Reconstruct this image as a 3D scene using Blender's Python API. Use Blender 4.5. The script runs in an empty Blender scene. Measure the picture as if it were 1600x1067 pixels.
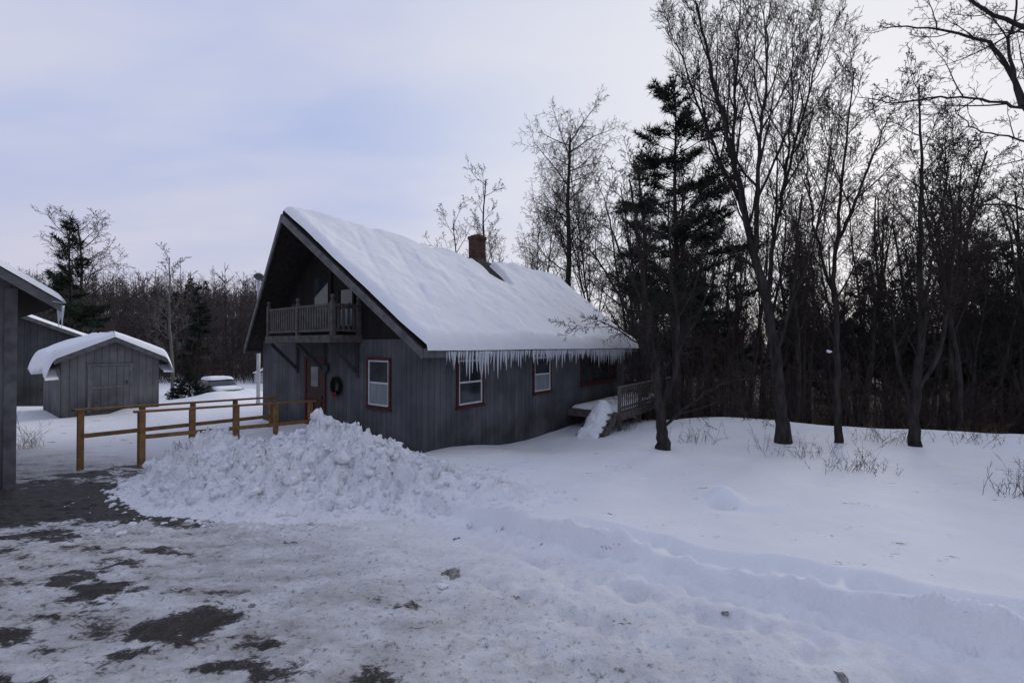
import bpy, math, random, bmesh
import numpy as np
from mathutils import Vector, noise as mnoise

SC = bpy.context.scene
COL = SC.collection
F = 680.0; EYE = 2.5; HY = 540.0

def at(px, py, d):
    return ((px-800)/F*d, d, EYE-(py-HY)/F*d)

# ---------------------------------------------------------------- numpy noise
def _hash(ix, iy, s):
    h = (ix.astype(np.int64)*374761393 + iy.astype(np.int64)*668265263 + s*144269504) & 0xffffffff
    h = ((h ^ (h >> 13))*1274126177) & 0xffffffff
    return ((h ^ (h >> 16)) & 0xffff)/65535.0
def vnoise(x, y, s=0):
    ix = np.floor(x); iy = np.floor(y); fx = x-ix; fy = y-iy
    fx = fx*fx*(3-2*fx); fy = fy*fy*(3-2*fy)
    a = _hash(ix, iy, s); b = _hash(ix+1, iy, s); c = _hash(ix, iy+1, s); d = _hash(ix+1, iy+1, s)
    return (a*(1-fx)+b*fx)*(1-fy)+(c*(1-fx)+d*fx)*fy
def fbm(x, y, o=4, s=0):
    v = 0; a = .5; t = 0
    for i in range(o):
        v = v+a*vnoise(x*2**i+17.3*i, y*2**i-9.1*i, s+i); t += a; a *= .5
    return v/t-.5
def voro(x, y, s=0):
    ix = np.floor(x); iy = np.floor(y)
    d1 = np.full(x.shape, 9.0); rid = np.zeros(x.shape); dx1 = np.zeros(x.shape); dy1 = np.zeros(x.shape)
    for i in (-1, 0, 1):
        for j in (-1, 0, 1):
            cx = ix+i; cy = iy+j
            ox = cx+_hash(cx, cy, s); oy = cy+_hash(cx, cy, s+7)
            d = np.hypot(x-ox, y-oy); m = d < d1
            d1 = np.where(m, d, d1); rid = np.where(m, _hash(cx, cy, s+13), rid)
            dx1 = np.where(m, x-ox, dx1); dy1 = np.where(m, y-oy, dy1)
    return d1, rid, dx1, dy1
def ss(a, b, x):
    t = np.clip((x-a)/(b-a), 0, 1); return t*t*(3-2*t)

# ---------------------------------------------------------------- frames
ANG = math.atan2(-.596, .803)
C0 = (-2.08, 10.1)
def HL(x, y, z, o=C0):
    return (o[0]+x*.803+y*.596, o[1]-x*.596+y*.803, z)

# ---------------------------------------------------------------- terrain
FOOT = [at(px, py, d)[:2] for px, py, d in
        [(752,792,5.9),(790,778,6.1),(822,776,6.2),(850,770,6.3),(880,774,6.3),(770,770,6.5),(838,760,6.6),
         (905,750,7.0),(742,815,5.5),(800,800,5.7),(860,790,6.0),(1010,745,7.8),(960,735,8.2)]]
FOOT += [(1.0+.42*i+.1*math.sin(i*7), 3.55-.30*i+.12*math.cos(i*5)) for i in range(9)]
FOOT += [(.2+.45*i+.12*math.sin(i*5), 4.3-.33*i+.12*math.cos(i*3)) for i in range(8)]
def ground(x, y):
    z = .8*(1-ss(-1, 11, y))-.12
    z = z-1.0*ss(17, 28, y)*ss(-7, -12, x)
    s = y-(14.3-.38*(x-5))+1.2*fbm(x*.25, y*.25, 2, 5)
    z = z-3.4*ss(0, 17, s)*ss(3.5, 9, x)+.13*np.exp(-(s/1.8)**2)*ss(4, 7, x)
    z = z+9.0*ss(42, 135, y)*(.8+.6*fbm(x*.012, y*.012, 2, 3))*(1+.75*ss(0, -30, x)-.15*ss(0, 30, x))
    # hollow along the long wall of the house
    lx = (x-C0[0])*.803-(y-C0[1])*.596; ly = (x-C0[0])*.596+(y-C0[1])*.803
    z = z-.42*ss(4.6, .8, lx)*ss(0, 4.5, ly)*ss(-9, -7, lx)
    dl0 = (x+.1)*.61+(y-5.3)*.79
    al = x*.79-y*.61
    dl = dl0+.26*fbm(x*.9, y*.9, 3, 21)+.05*np.sin(x*1.3)
    far = 1-ss(14, 22, y)
    bank = ss(-.02, .06, dl+.12*fbm(x*4.5, y*4.5, 4, 25))
    nearb = ss(-1.0, .2, x)*(1-ss(6, 8, y))
    z = z+.125*bank
    z = z+.11*np.exp(-((dl-.10)/.085)**2)*nearb*(.3+1.1*vnoise(x*2.6, y*2.6, 22))
    z = z-.11*np.exp(-((dl-.42)/.12)**2)*nearb*ss(.2, 1.2, x)*(.7+.5*np.sin(al*26)*vnoise(al*2, al*0, 4))
    z = z+.05*np.exp(-((dl-.62)/.08)**2)*nearb*ss(.2, 1.2, x)*(.4+1.1*vnoise(x*3, y*3, 23))
    drive = (1-bank)*(1-ss(9, 12, y))
    for off, dep, w in ((-.18, .065, .08), (-.50, .065, .10), (-1.15, .055, .12), (-1.75, .045, .12)):
        z = z-dep*np.exp(-((dl-off)/w)**2)*(1-ss(6, 8, y))*ss(-2, 0, x)*(.3+.9*vnoise(x*5, y*5, 77)+.35*np.sin(al*34))
    z = z+drive*(.085*fbm(x*2.4, y*2.4, 4, 31)+.05*np.abs(fbm(x*8, y*8, 3, 41))*2-.01)
    z = z+bank*far*(.17*fbm(x*.5, y*.5, 3, 51)+.035*fbm(x*2.0, y*2.0, 3, 61))
    cr = np.exp(-((dl-.05)/.35)**2)*nearb
    e1, q1, _, _ = voro(x*7+.3*fbm(x*9, y*9, 2, 3), y*7, 33)
    z = z+cr*(.075*np.clip(.6-e1, 0, 1)*(q1 > .5)+.03*fbm(x*8, y*8, 3, 34))
    for fx, fy in FOOT:
        r2 = ((x-fx)**2+(y-fy)**2)
        z = z-.09*np.exp(-r2/.012)+.03*np.exp(-r2/.06)
    # snow-covered stump right of the drive
    sx, sy, _ = at(1128, 815, 6.15)
    z = z+.20*np.exp(-(((x-sx)/.22)**2+((y-sy)/.25)**2))
    z = z-.20*np.exp(-(((x-sx+.12)/.13)**2+((y-sy+.24)/.1)**2))
    sx, sy, _ = at(1190, 840, 5.7)
    z = z-.06*np.exp(-(((x-sx)/.4)**2+((y-sy)/.12)**2))
    # crumbly apron around the pile
    ap = np.exp(-(((x+2.2)/2.6)**2+((y-6.2)/1.3)**2))
    d1, rid, _, _ = voro(x*4, y*4, 3)
    z = z+ap*(.07*np.clip(.6-d1, 0, 1)*(rid > .45)+.07*fbm(x*5, y*5, 3, 9))
    for px, py, d, a, r in ((385, 615, 26, .75, 1.3), (345, 622, 23.5, .6, 1.2), (300, 618, 24, .3, 1.5), (400, 612, 25, .5, 1)):
        bx, by, _ = at(px, py, d)
        z = z+a*np.exp(-((x-bx)**2+(y-by)**2)/r**2)
    for tx, ty in ((3.56, 10.3), (6.87, 11), (8.1, 10.8), (9.6, 10.4)):
        z = z+.06*np.exp(-((x-tx)**2+(y-ty)**2)/.8)
    return z
def gz(x, y):
    return float(ground(np.array([float(x)]), np.array([float(y)]))[0])
def pix(px, py):
    d = 6.0
    for _ in range(30):
        x = (px-800)/F*d
        z = gz(x, d)
        d = .5*d+.5*min(80, (EYE-z)*F/(py-HY))
    return (px-800)/F*d, d

# ---------------------------------------------------------------- materials
def N(nt, typ, ins=None, **attrs):
    n = nt.nodes.new(typ)
    for k, v in attrs.items(): setattr(n, k, v)
    for k, v in (ins or {}).items():
        if isinstance(v, bpy.types.NodeSocket): nt.links.new(v, n.inputs[k])
        else: n.inputs[k].default_value = v
    return n
def newmat(name, spec=.15):
    m = bpy.data.materials.new(name); m.use_nodes = True
    nt = m.node_tree; b = nt.nodes['Principled BSDF']
    b.inputs['Specular IOR Level'].default_value = spec
    return m, nt, b
def c4(c): return (c[0], c[1], c[2], 1)
def M(nt, op, a, b=0.0):
    n = N(nt, 'ShaderNodeMath', operation=op)
    for i, v in enumerate((a, b)):
        if isinstance(v, bpy.types.NodeSocket): nt.links.new(v, n.inputs[i])
        else: n.inputs[i].default_value = v
    return n.outputs[0]
def MR(nt, v, a, b, c=0.0, d=1.0, smooth=False):
    n = N(nt, 'ShaderNodeMapRange', {'Value': v, 'From Min': a, 'From Max': b, 'To Min': c, 'To Max': d})
    if smooth: n.interpolation_type = 'SMOOTHSTEP'
    return n.outputs[0]
def MIX(nt, f, a, b, mode='MIX'):
    ins = {'Fac': f, 'Color1': a if isinstance(a, bpy.types.NodeSocket) else c4(a), 'Color2': b if isinstance(b, bpy.types.NodeSocket) else c4(b)}
    return N(nt, 'ShaderNodeMixRGB', ins, blend_type=mode).outputs[0]
def noi(nt, vec, scale, det=3, rough=.55):
    return N(nt, 'ShaderNodeTexNoise', {'Vector': vec, 'Scale': scale, 'Detail': det, 'Roughness': rough}).outputs[0]

def plain(name, ca, cb, rough=.7, scale=6, stretch=(1, 1, 1), bump=.2, bscale=None, spec=.15):
    m, nt, b = newmat(name, spec)
    tc = N(nt, 'ShaderNodeTexCoord').outputs['Object']
    v = N(nt, 'ShaderNodeMapping', {'Vector': tc, 'Scale': stretch}).outputs[0]
    n = noi(nt, v, scale, 2)
    nt.links.new(MIX(nt, MR(nt, n, .3, .7), ca, cb), b.inputs['Base Color'])
    b.inputs['Roughness'].default_value = rough
    if bump:
        n2 = noi(nt, v, bscale or scale*3)
        bp = N(nt, 'ShaderNodeBump', {'Height': n2, 'Strength': bump, 'Distance': .03})
        nt.links.new(bp.outputs[0], b.inputs['Normal'])
    return m

def siding(name, ca, cb, w=.19):
    m, nt, b = newmat(name)
    tc = N(nt, 'ShaderNodeTexCoord').outputs['Object']
    sp = N(nt, 'ShaderNodeSeparateXYZ', {0: tc})
    c = M(nt, 'DIVIDE', M(nt, 'ADD', sp.outputs[0], sp.outputs[1]), w)
    fl = M(nt, 'FLOOR', c)
    fr = M(nt, 'FRACT', c)
    rnd = N(nt, 'ShaderNodeTexWhiteNoise', {'W': fl}, noise_dimensions='1D').outputs[0]
    mp = N(nt, 'ShaderNodeMapping', {'Vector': tc, 'Scale': (14, 14, .7)}).outputs[0]
    off = N(nt, 'ShaderNodeCombineXYZ', {0: M(nt, 'MULTIPLY', rnd, 40), 2: M(nt, 'MULTIPLY', rnd, 9)}).outputs[0]
    vv = N(nt, 'ShaderNodeVectorMath', {0: mp, 1: off}, operation='ADD').outputs[0]
    n1 = noi(nt, vv, 1.0, 5, .65)
    n2 = noi(nt, tc, 1.1, 4)
    kn = N(nt, 'ShaderNodeTexVoronoi', {'Vector': N(nt, 'ShaderNodeMapping', {'Vector': vv, 'Scale': (.28, .28, 1.6)}).outputs[0], 'Scale': 1.0}).outputs['Distance']
    f = M(nt, 'ADD', M(nt, 'MULTIPLY', rnd, .38), M(nt, 'MULTIPLY', MR(nt, n1, .3, .7), .6))
    col = MIX(nt, f, ca, cb)
    col = MIX(nt, MR(nt, n2, .35, .7, 0, .6), col, [q*.5 for q in ca])
    col = MIX(nt, MR(nt, kn, .04, .13, .6, 0), col, [q*.3 for q in ca])
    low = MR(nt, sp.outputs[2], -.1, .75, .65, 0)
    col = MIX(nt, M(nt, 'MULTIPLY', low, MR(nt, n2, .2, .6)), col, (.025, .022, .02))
    g1 = M(nt, 'LESS_THAN', fr, .06)
    col = MIX(nt, M(nt, 'MULTIPLY', g1, .72), col, (.012, .012, .013))
    nt.links.new(col, b.inputs['Base Color'])
    b.inputs['Roughness'].default_value = .85
    h = M(nt, 'ADD', M(nt, 'MULTIPLY', n1, .4), M(nt, 'MULTIPLY', M(nt, 'SUBTRACT', 1.0, g1), 1.0))
    bp = N(nt, 'ShaderNodeBump', {'Height': h, 'Strength': .5, 'Distance': .012})
    nt.links.new(bp.outputs[0], b.inputs['Normal'])
    return m

def snowmat(name, ca=(.84, .86, .90), cb=(.78, .80, .85), bs=9, dirt=0.0, bump=.35):
    m, nt, b = newmat(name, .25)
    tc = N(nt, 'ShaderNodeTexCoord').outputs['Object']
    n = noi(nt, tc, 2.5, 3); n2 = noi(nt, tc, bs, 5, .6)
    col = MIX(nt, MR(nt, n, .35, .65), ca, cb)
    if dirt:
        sp = noi(nt, tc, 22, 5, .7)
        big = noi(nt, tc, 1.3, 3)
        k = M(nt, 'MULTIPLY', MR(nt, sp, .56, .72), MR(nt, big, .35, .65, .15, 1))
        col = MIX(nt, M(nt, 'MULTIPLY', k, dirt), col, (.16, .14, .12))
    nt.links.new(col, b.inputs['Base Color'])
    b.inputs['Roughness'].default_value = .7
    bp = N(nt, 'ShaderNodeBump', {'Height': n2, 'Strength': bump, 'Distance': .05})
    nt.links.new(bp.outputs[0], b.inputs['Normal'])
    return m

def groundmat():
    m, nt, b = newmat('snowy_ground', .3)
    tc = N(nt, 'ShaderNodeTexCoord').outputs['Object']
    A = lambda nm: N(nt, 'ShaderNodeAttribute', attribute_name=nm).outputs['Fac']
    dirt, grime, wood = A('dirt'), A('grime'), A('wood')
    st = N(nt, 'ShaderNodeMapping', {'Vector': tc, 'Rotation': (0, 0, .66), 'Scale': (.6, 1.4, 1)}).outputs[0]
    n0 = noi(nt, tc, .9, 3); n1 = noi(nt, st, 3.0, 7, .68); n2 = noi(nt, tc, 20, 5, .72); n3 = noi(nt, tc, 90, 2, .6)
    col = MIX(nt, MR(nt, n0, .35, .65), (.875, .88, .895), (.825, .835, .86))
    g = M(nt, 'MULTIPLY', grime, MR(nt, n1, .36, .62, .15, 1))
    col = MIX(nt, M(nt, 'MULTIPLY', g, .66), col, (.32, .29, .27))
    sp = M(nt, 'MULTIPLY', MR(nt, n2, .55, .68), MR(nt, M(nt, 'ADD', grime, M(nt, 'MULTIPLY', n1, .6)), .45, 1.0))
    col = MIX(nt, M(nt, 'MULTIPLY', sp, .8), col, (.10, .082, .065))
    t = M(nt, 'ADD', dirt, M(nt, 'ADD', M(nt, 'MULTIPLY', M(nt, 'SUBTRACT', n1, .5), 2.7), M(nt, 'MULTIPLY', M(nt, 'SUBTRACT', n2, .5), .9)))
    am = MR(nt, t, .40, .60)
    asp = MIX(nt, MR(nt, n3, .3, .7), (.024, .021, .019), (.058, .050, .043))
    asp = MIX(nt, MR(nt, n2, .58, .70, 0, .5), asp, (.30, .29, .29))
    col = MIX(nt, am, col, asp)
    lit = MIX(nt, MR(nt, n1, .3, .7), (.03, .024, .02), (.075, .058, .047))
    lit = MIX(nt, MR(nt, noi(nt, tc, .35, 4, .6), .55, .64, 0, .55), lit, (.5, .52, .56))
    col = MIX(nt, wood, col, lit)
    nt.links.new(col, b.inputs['Base Color'])
    nt.links.new(MR(nt, am, 0, 1, .7, .34), b.inputs['Roughness'])
    rough = M(nt, 'ADD', .35, M(nt, 'MULTIPLY', grime, 1.0))
    h = M(nt, 'MULTIPLY', rough, M(nt, 'ADD', M(nt, 'MULTIPLY', n1, 1.2), M(nt, 'ADD', M(nt, 'MULTIPLY', n2, .9), M(nt, 'MULTIPLY', n3, .15))))
    bp = N(nt, 'ShaderNodeBump', {'Height': h, 'Strength': .65, 'Distance': .07})
    nt.links.new(bp.outputs[0], b.inputs['Normal'])
    return m

MT = {}
MT['ground'] = groundmat()
MT['snow'] = snowmat('roof_snow', (.89, .90, .92), (.85, .865, .895), 5, bump=.4)
MT['pile'] = snowmat('plowed_snow', (.86, .87, .885), (.78, .79, .82), 18, .9, .7)
MT['dsnow'] = plain('dirty_snow', (.10, .085, .07), (.40, .39, .39), .8, 14, bump=.6)
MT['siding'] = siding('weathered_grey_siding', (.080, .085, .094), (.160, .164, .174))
MT['gable'] = siding('shade_darkened_gable_siding', (.016, .015, .016), (.036, .034, .034))  # darker siding copy: shade under the roof overhang is put into the colour
MT['siding2'] = siding('weathered_outbuilding_siding', (.13, .13, .132), (.24, .24, .237), .22)
MT['siding3'] = siding('dark_barn_siding', (.05, .053, .058), (.10, .103, .108), .22)
MT['trim'] = plain('grey_trim_wood', (.09, .09, .094), (.165, .165, .165), .8, 5)
MT['ltrim'] = plain('grey_door_trim', (.13, .13, .13), (.20, .20, .198), .8, 5)
MT['rail'] = plain('grey_tan_railing_wood', (.070, .065, .063), (.125, .117, .112), .8, 6)
MT['drail'] = plain('weathered_deck_wood', (.080, .072, .066), (.145, .132, .122), .8, 6)
MT['red'] = plain('maroon_trim', (.055, .019, .020), (.10, .034, .034), .6, 8, bump=.1)
MT['white'] = plain('white_window_sash', (.52, .54, .55), (.63, .64, .65), .5, 5, bump=0)
MT['door'] = plain('red_brown_door', (.034, .014, .012), (.065, .026, .022), .5, 4, (1, 1, .2), .1)
MT['roof'] = plain('dark_roof_shingle', (.022, .02, .02), (.045, .04, .038), .8, 9)
MT['tan'] = plain('new_yellow_lumber', (.18, .10, .042), (.30, .175, .075), .7, 7, (1, 1, 1), .1)
MT['bark'] = plain('dark_grey_bark', (.022, .019, .018), (.062, .054, .050), .95, 9, (1, 1, .25), .8, 20, .05)
MT['bark2'] = plain('brown_twig_bark', (.028, .023, .021), (.056, .047, .043), .95, 5, bump=0, spec=.05)
MT['bark3'] = plain('pale_birch_bark', (.09, .083, .08), (.18, .17, .165), .8, 6, (1, 1, .5), .3)
MT['pine'] = plain('dark_pine_needles', (.013, .021, .016), (.042, .058, .042), .8, 2.2, bump=0, spec=.05)
MT['pine2'] = plain('grey_green_needles', (.014, .021, .016), (.036, .046, .034), .8, 2.2, bump=0, spec=.05)
MT['brush'] = plain('dry_brush_stems', (.036, .028, .024), (.085, .067, .057), .95, 1.5, bump=0, spec=.05)
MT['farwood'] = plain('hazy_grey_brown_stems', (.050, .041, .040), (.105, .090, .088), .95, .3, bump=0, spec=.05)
MT['straw'] = plain('dry_straw_stems', (.10, .07, .045), (.18, .13, .08), .9, 3, bump=0)
MT['metal'] = plain('pale_grey_metal', (.36, .37, .38), (.48, .49, .50), .4, 4, bump=0, spec=.5)
MT['dmetal'] = plain('dark_metal', (.03, .03, .03), (.06, .06, .06), .4, 4, bump=0, spec=.4)
MT['green'] = plain('dark_green_paint', (.012, .03, .026), (.02, .042, .036), .35, 3, bump=0, spec=.4)
MT['rubber'] = plain('tyre_rubber', (.015, .015, .015), (.03, .03, .03), .8, 4, bump=0)
MT['pale'] = plain('pale_painted_boards', (.45, .46, .48), (.55, .56, .57), .6, 4, bump=.1)
MT['bow'] = plain('red_ribbon', (.2, .02, .025), (.3, .035, .035), .5, 4, bump=0)
def glassmat():
    m, nt, b = newmat('window_glass', .5)
    tc = N(nt, 'ShaderNodeTexCoord').outputs['Object']
    nt.links.new(MIX(nt, MR(nt, noi(nt, tc, 1.5), .4, .6), (.02, .025, .03), (.05, .058, .065)), b.inputs['Base Color'])
    b.inputs['Roughness'].default_value = .06
    return m
MT['glass'] = glassmat()
MT['curtain'] = plain('pale_curtain', (.16, .19, .205), (.25, .285, .30), .35, 3, (3, 3, .3), 0, spec=.5)
def icemat():
    m, nt, b = newmat('icicle_ice', .5)
    b.inputs['Base Color'].default_value = (.84, .88, .93, 1)
    b.inputs['Roughness'].default_value = .18
    b.inputs['Transmission Weight'].default_value = .4
    b.inputs['IOR'].default_value = 1.31
    return m
MT['ice'] = icemat()
def brickmat():
    m, nt, b = newmat('chimney_brick')
    tc = N(nt, 'ShaderNodeTexCoord').outputs['Object']
    sp = N(nt, 'ShaderNodeSeparateXYZ', {0: tc})
    v = N(nt, 'ShaderNodeCombineXYZ', {0: M(nt, 'ADD', sp.outputs[0], sp.outputs[1]), 1: sp.outputs[2]}).outputs[0]
    br = N(nt, 'ShaderNodeTexBrick', {'Vector': v, 'Color1': (.065, .026, .022, 1), 'Color2': (.115, .044, .036, 1), 'Mortar': (.10, .092, .088, 1),
           'Scale': 1.0, 'Mortar Size': .008, 'Brick Width': .21, 'Row Height': .075})
    col = MIX(nt, MR(nt, noi(nt, tc, 5), .4, .7, 0, .6), br.outputs['Color'], (.03, .02, .018))
    nt.links.new(col, b.inputs['Base Color']); b.inputs['Roughness'].default_value = .9
    return m
MT['brick'] = brickmat()

# ---------------------------------------------------------------- object helpers
def link(o, parent=None):
    COL.objects.link(o)
    if parent: o.parent = parent
    return o
def tag(o, label=None, cat=None, group=None, kind=None):
    if label: o['label'] = label
    if cat: o['category'] = cat
    if group: o['group'] = group
    if kind: o['kind'] = kind
    return o
def empty(name, loc, label=None, cat=None, group=None, rz=0):
    o = bpy.data.objects.new(name, None); o.location = loc; o.rotation_euler = (0, 0, rz)
    o.empty_display_size = .2
    link(o); return tag(o, label, cat, group)
def mk(name, V, Fa, mat, parent=None, smooth=False):
    V = np.asarray(V, dtype=np.float32); Fa = np.asarray(Fa, dtype=np.int32)
    me = bpy.data.meshes.new(name)
    me.vertices.add(len(V)); me.vertices.foreach_set('co', V.ravel())
    k = Fa.shape[1]
    me.loops.add(Fa.size); me.loops.foreach_set('vertex_index', Fa.ravel())
    me.polygons.add(len(Fa)); me.polygons.foreach_set('loop_start', np.arange(len(Fa), dtype=np.int32)*k)
    me.polygons.foreach_set('use_smooth', np.full(len(Fa), smooth) if isinstance(smooth, bool) else smooth)
    me.update(calc_edges=True)
    me.materials.append(mat)
    return link(bpy.data.objects.new(name, me), parent)

class MB:
    def __init__(s): s.v = []; s.f = []
    def add(s, vs, fs):
        b = len(s.v); s.v += [tuple(q) for q in vs]; s.f += [tuple(i+b for i in f) for f in fs]; return s
    def box(s, x0, x1, y0, y1, z0, z1, mp=None):
        vs = [(x, y, z) for z in (z0, z1) for y in (y0, y1) for x in (x0, x1)]
        if mp: vs = [mp(*q) for q in vs]
        return s.add(vs, [(0, 2, 3, 1), (4, 5, 7, 6), (0, 1, 5, 4), (2, 6, 7, 3), (0, 4, 6, 2), (1, 3, 7, 5)])
    def hexa(s, bot, top):
        n = len(bot)
        fs = [tuple(range(n-1, -1, -1)), tuple(range(n, 2*n))]+[(i, (i+1) % n, n+(i+1) % n, n+i) for i in range(n)]
        return s.add(list(bot)+list(top), fs)
    def bar(s, p0, p1, w, h, up=(0, 0, 1)):
        p0 = Vector(p0); p1 = Vector(p1); d = (p1-p0).normalized(); u = Vector(up)
        sd = d.cross(u).normalized(); u = sd.cross(d).normalized()
        q = [sd*a*w/2+u*b*h/2 for a, b in ((-1, -1), (1, -1), (1, 1), (-1, 1))]
        return s.hexa([p0+k for k in q], [p1+k for k in q])
    def rod(s, p0, p1, r0, r1, n=10):
        p0 = Vector(p0); p1 = Vector(p1); d = (p1-p0).normalized()
        a = d.orthogonal().normalized(); b = d.cross(a)
        rg = [a*math.cos(2*math.pi*i/n)+b*math.sin(2*math.pi*i/n) for i in range(n)]
        return s.hexa([p0+k*r0 for k in rg], [p1+k*r1 for k in rg])
    def lathe(s, c, prof, n=12):
        vs = []; fs = []
        for r, z in prof:
            for i in range(n):
                a = 2*math.pi*i/n; vs.append((c[0]+r*math.cos(a), c[1]+r*math.sin(a), c[2]+z))
        for j in range(len(prof)-1):
            for i in range(n):
                k = (i+1) % n; fs.append((j*n+i, j*n+k, (j+1)*n+k, (j+1)*n+i))
        fs.append(tuple(range(n-1, -1, -1))); fs.append(tuple(range((len(prof)-1)*n, len(prof)*n)))
        return s.add(vs, fs)
    def build(s, name, mat, parent=None, smooth=False, bevel=0):
        me = bpy.data.meshes.new(name); me.from_pydata(s.v, [], s.f); me.update()
        me.materials.append(mat)
        if smooth: me.polygons.foreach_set('use_smooth', [True]*len(me.polygons))
        o = link(bpy.data.objects.new(name, me), parent)
        if bevel:
            b = o.modifiers.new('bevel', 'BEVEL'); b.width = bevel; b.segments = 2; b.limit_method = 'ANGLE'
        return o

# ---------------------------------------------------------------- ground sheet
def rng_(a, b, st): return np.arange(a, b-1e-6, st)
xs = np.concatenate([rng_(-260, -50, 7), rng_(-50, -9, .6), rng_(-9, -5, .06), rng_(-5, 6, .03), rng_(6, 9, .06), rng_(9, 50, .6), rng_(50, 261, 7)])
ys = np.concatenate([rng_(-40, .6, 2.5), rng_(.6, 6.5, .03), rng_(6.5, 11.5, .06), rng_(11.5, 32, .35), rng_(32, 70, 1.5), rng_(70, 330, 8)])
X, Y = np.meshgrid(xs, ys)
Z = ground(X, Y)
nx, ny = len(xs), len(ys)
idx = np.arange(nx*ny).reshape(ny, nx)
faces = np.stack([idx[:-1, :-1], idx[:-1, 1:], idx[1:, 1:], idx[1:, :-1]], -1).reshape(-1, 4)
G = mk('ground', np.stack([X, Y, Z], -1).reshape(-1, 3), faces, MT['ground'], None, True)
G['kind'] = 'structure'; G['label'] = 'snow covered yard and drive with bare muddy patches'
PATCH = [(40,775,250,28,1.3),(200,793,240,22,1.2),(80,808,190,15,1.1),(165,737,60,9,.9),(300,803,120,13,.9),(330,960,85,24,1.0),(150,930,80,20,.9),(95,906,70,14,.85),
         (245,1000,60,15,.8),(50,1052,130,26,.95),(340,1050,80,20,.8),(245,858,70,11,.75),(270,864,50,9,.7),(490,1050,70,14,.6),(40,838,140,14,.8),
         (10,757,90,15,1.05),(600,955,26,8,.45),(185,882,60,10,.65),(570,1058,45,10,.55),(420,1010,50,12,.55),(30,978,80,14,.7),(250,775,120,13,.95),(400,1062,60,10,.65),(180,1010,70,17,.6)]
D = np.zeros_like(X)
wx = X+.6*fbm(X*1.6, Y*1.6, 4, 91); wy = Y+.6*fbm(X*1.6+9, Y*1.6, 4, 92)
for px, py, hw, hh, w in PATCH:
    cx, cy = pix(px, py); x1, _ = pix(px+hw, py); _, y1 = pix(px, py-hh)
    D = np.maximum(D, w*np.exp(-((wx-cx)/max(.1, abs(x1-cx)))**2-((wy-cy)/max(.1, abs(y1-cy)))**2))
dl = (X+.1)*.61+(Y-5.3)*.79
near = 1-ss(8.5, 12, Y)
D = np.maximum(D, .27*(1-ss(-4.2, -1.6, dl))*near)
gr = (1-ss(-2.8, -.4, dl))*.92+.26*(1-ss(-.6, .1, dl))
gr *= near
s_ = Y-(14.3-.38*(X-5))
wd = np.clip(ss(2.0, 6, s_+2*fbm(X*.4, Y*.4, 3, 8))*ss(5, 9, X)+ss(40, 52, Y+6*fbm(X*.05, Y*.05, 2, 4)), 0, 1)
for nm, arr in (('dirt', D), ('grime', gr), ('wood', wd)):
    a = G.data.attributes.new(nm, 'FLOAT', 'POINT'); a.data.foreach_set('value', arr.ravel().astype(np.float32))

# ---------------------------------------------------------------- snow pile
px_ = np.arange(-8.4, 1.0, .03); py_ = np.arange(4.2, 10.2, .03)
PX, PY = np.meshgrid(px_, py_)
def gs(cx, cy, a, sx, sy): return a*np.exp(-((PX-cx)/sx)**2-((PY-cy)/sy)**2)
wob = 1+.8*fbm(PX*1.0, PY*1.0, 3, 14)
H = (gs(-3.45, 8.15, .66, 1.0, .95)+gs(-5.4, 8.1, .72, .80, .75)+gs(-2.2, 7.8, .40, 1.1, 1.0)+gs(-3.2, 6.8, .32, 1.5, .95)
     +gs(-4.5, 7.4, .32, 1.2, .9)+gs(-6.3, 7.9, .22, .6, .55)+gs(-1.0, 6.9, .20, 1.0, .7)+gs(-.2, 6.2, .10, .8, .6)+gs(-4.4, 8.4, .20, .7, .7))*wob
k = ss(.03, .38, H)
wxp = PX+.16*fbm(PX*5, PY*5, 4, 81); wyp = PY+.16*fbm(PX*5+7, PY*5, 4, 82)
d1, r1, dx1, dy1 = voro(wxp*2.8, wyp*2.8, 40)
d2, r2, dx2, dy2 = voro(wxp*6.5, wyp*6.5, 50)
d3, r3, dx3, _ = voro(wxp*14, wyp*14, 60)
H2 = H+k*((r1-.5)*.18+dx1*(r1-.5)*.4+(r2-.5)*.12+dx2*(r1-.5)*.25+dy2*(r2-.5)*.32+(r3-.5)*.05+dx3*.05+.17*fbm(PX*3, PY*3, 5, 3))
PZ = ground(PX, PY)-.065+H2
ok = H > .03
pi = np.arange(PX.size).reshape(PX.shape)
pf = np.stack([pi[:-1, :-1], pi[:-1, 1:], pi[1:, 1:], pi[1:, :-1]], -1).reshape(-1, 4)
okv = ok.ravel(); pf = pf[okv[pf].all(1)]
used = np.zeros(PX.size, bool); used[pf.ravel()] = True
mpv = np.cumsum(used)-1
PV = np.stack([PX, PY, PZ], -1).reshape(-1, 3)[used]; pf = mpv[pf]
def ico(n):
    bm = bmesh.new(); bmesh.ops.create_icosphere(bm, subdivisions=n, radius=1)
    v = np.array([q.co[:] for q in bm.verts]); f = np.array([[q.index for q in g.verts] for g in bm.faces]); bm.free()
    return v, f
ico_v, ico_f = ico(3); ico_v2, ico_f2 = ico(2)
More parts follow.
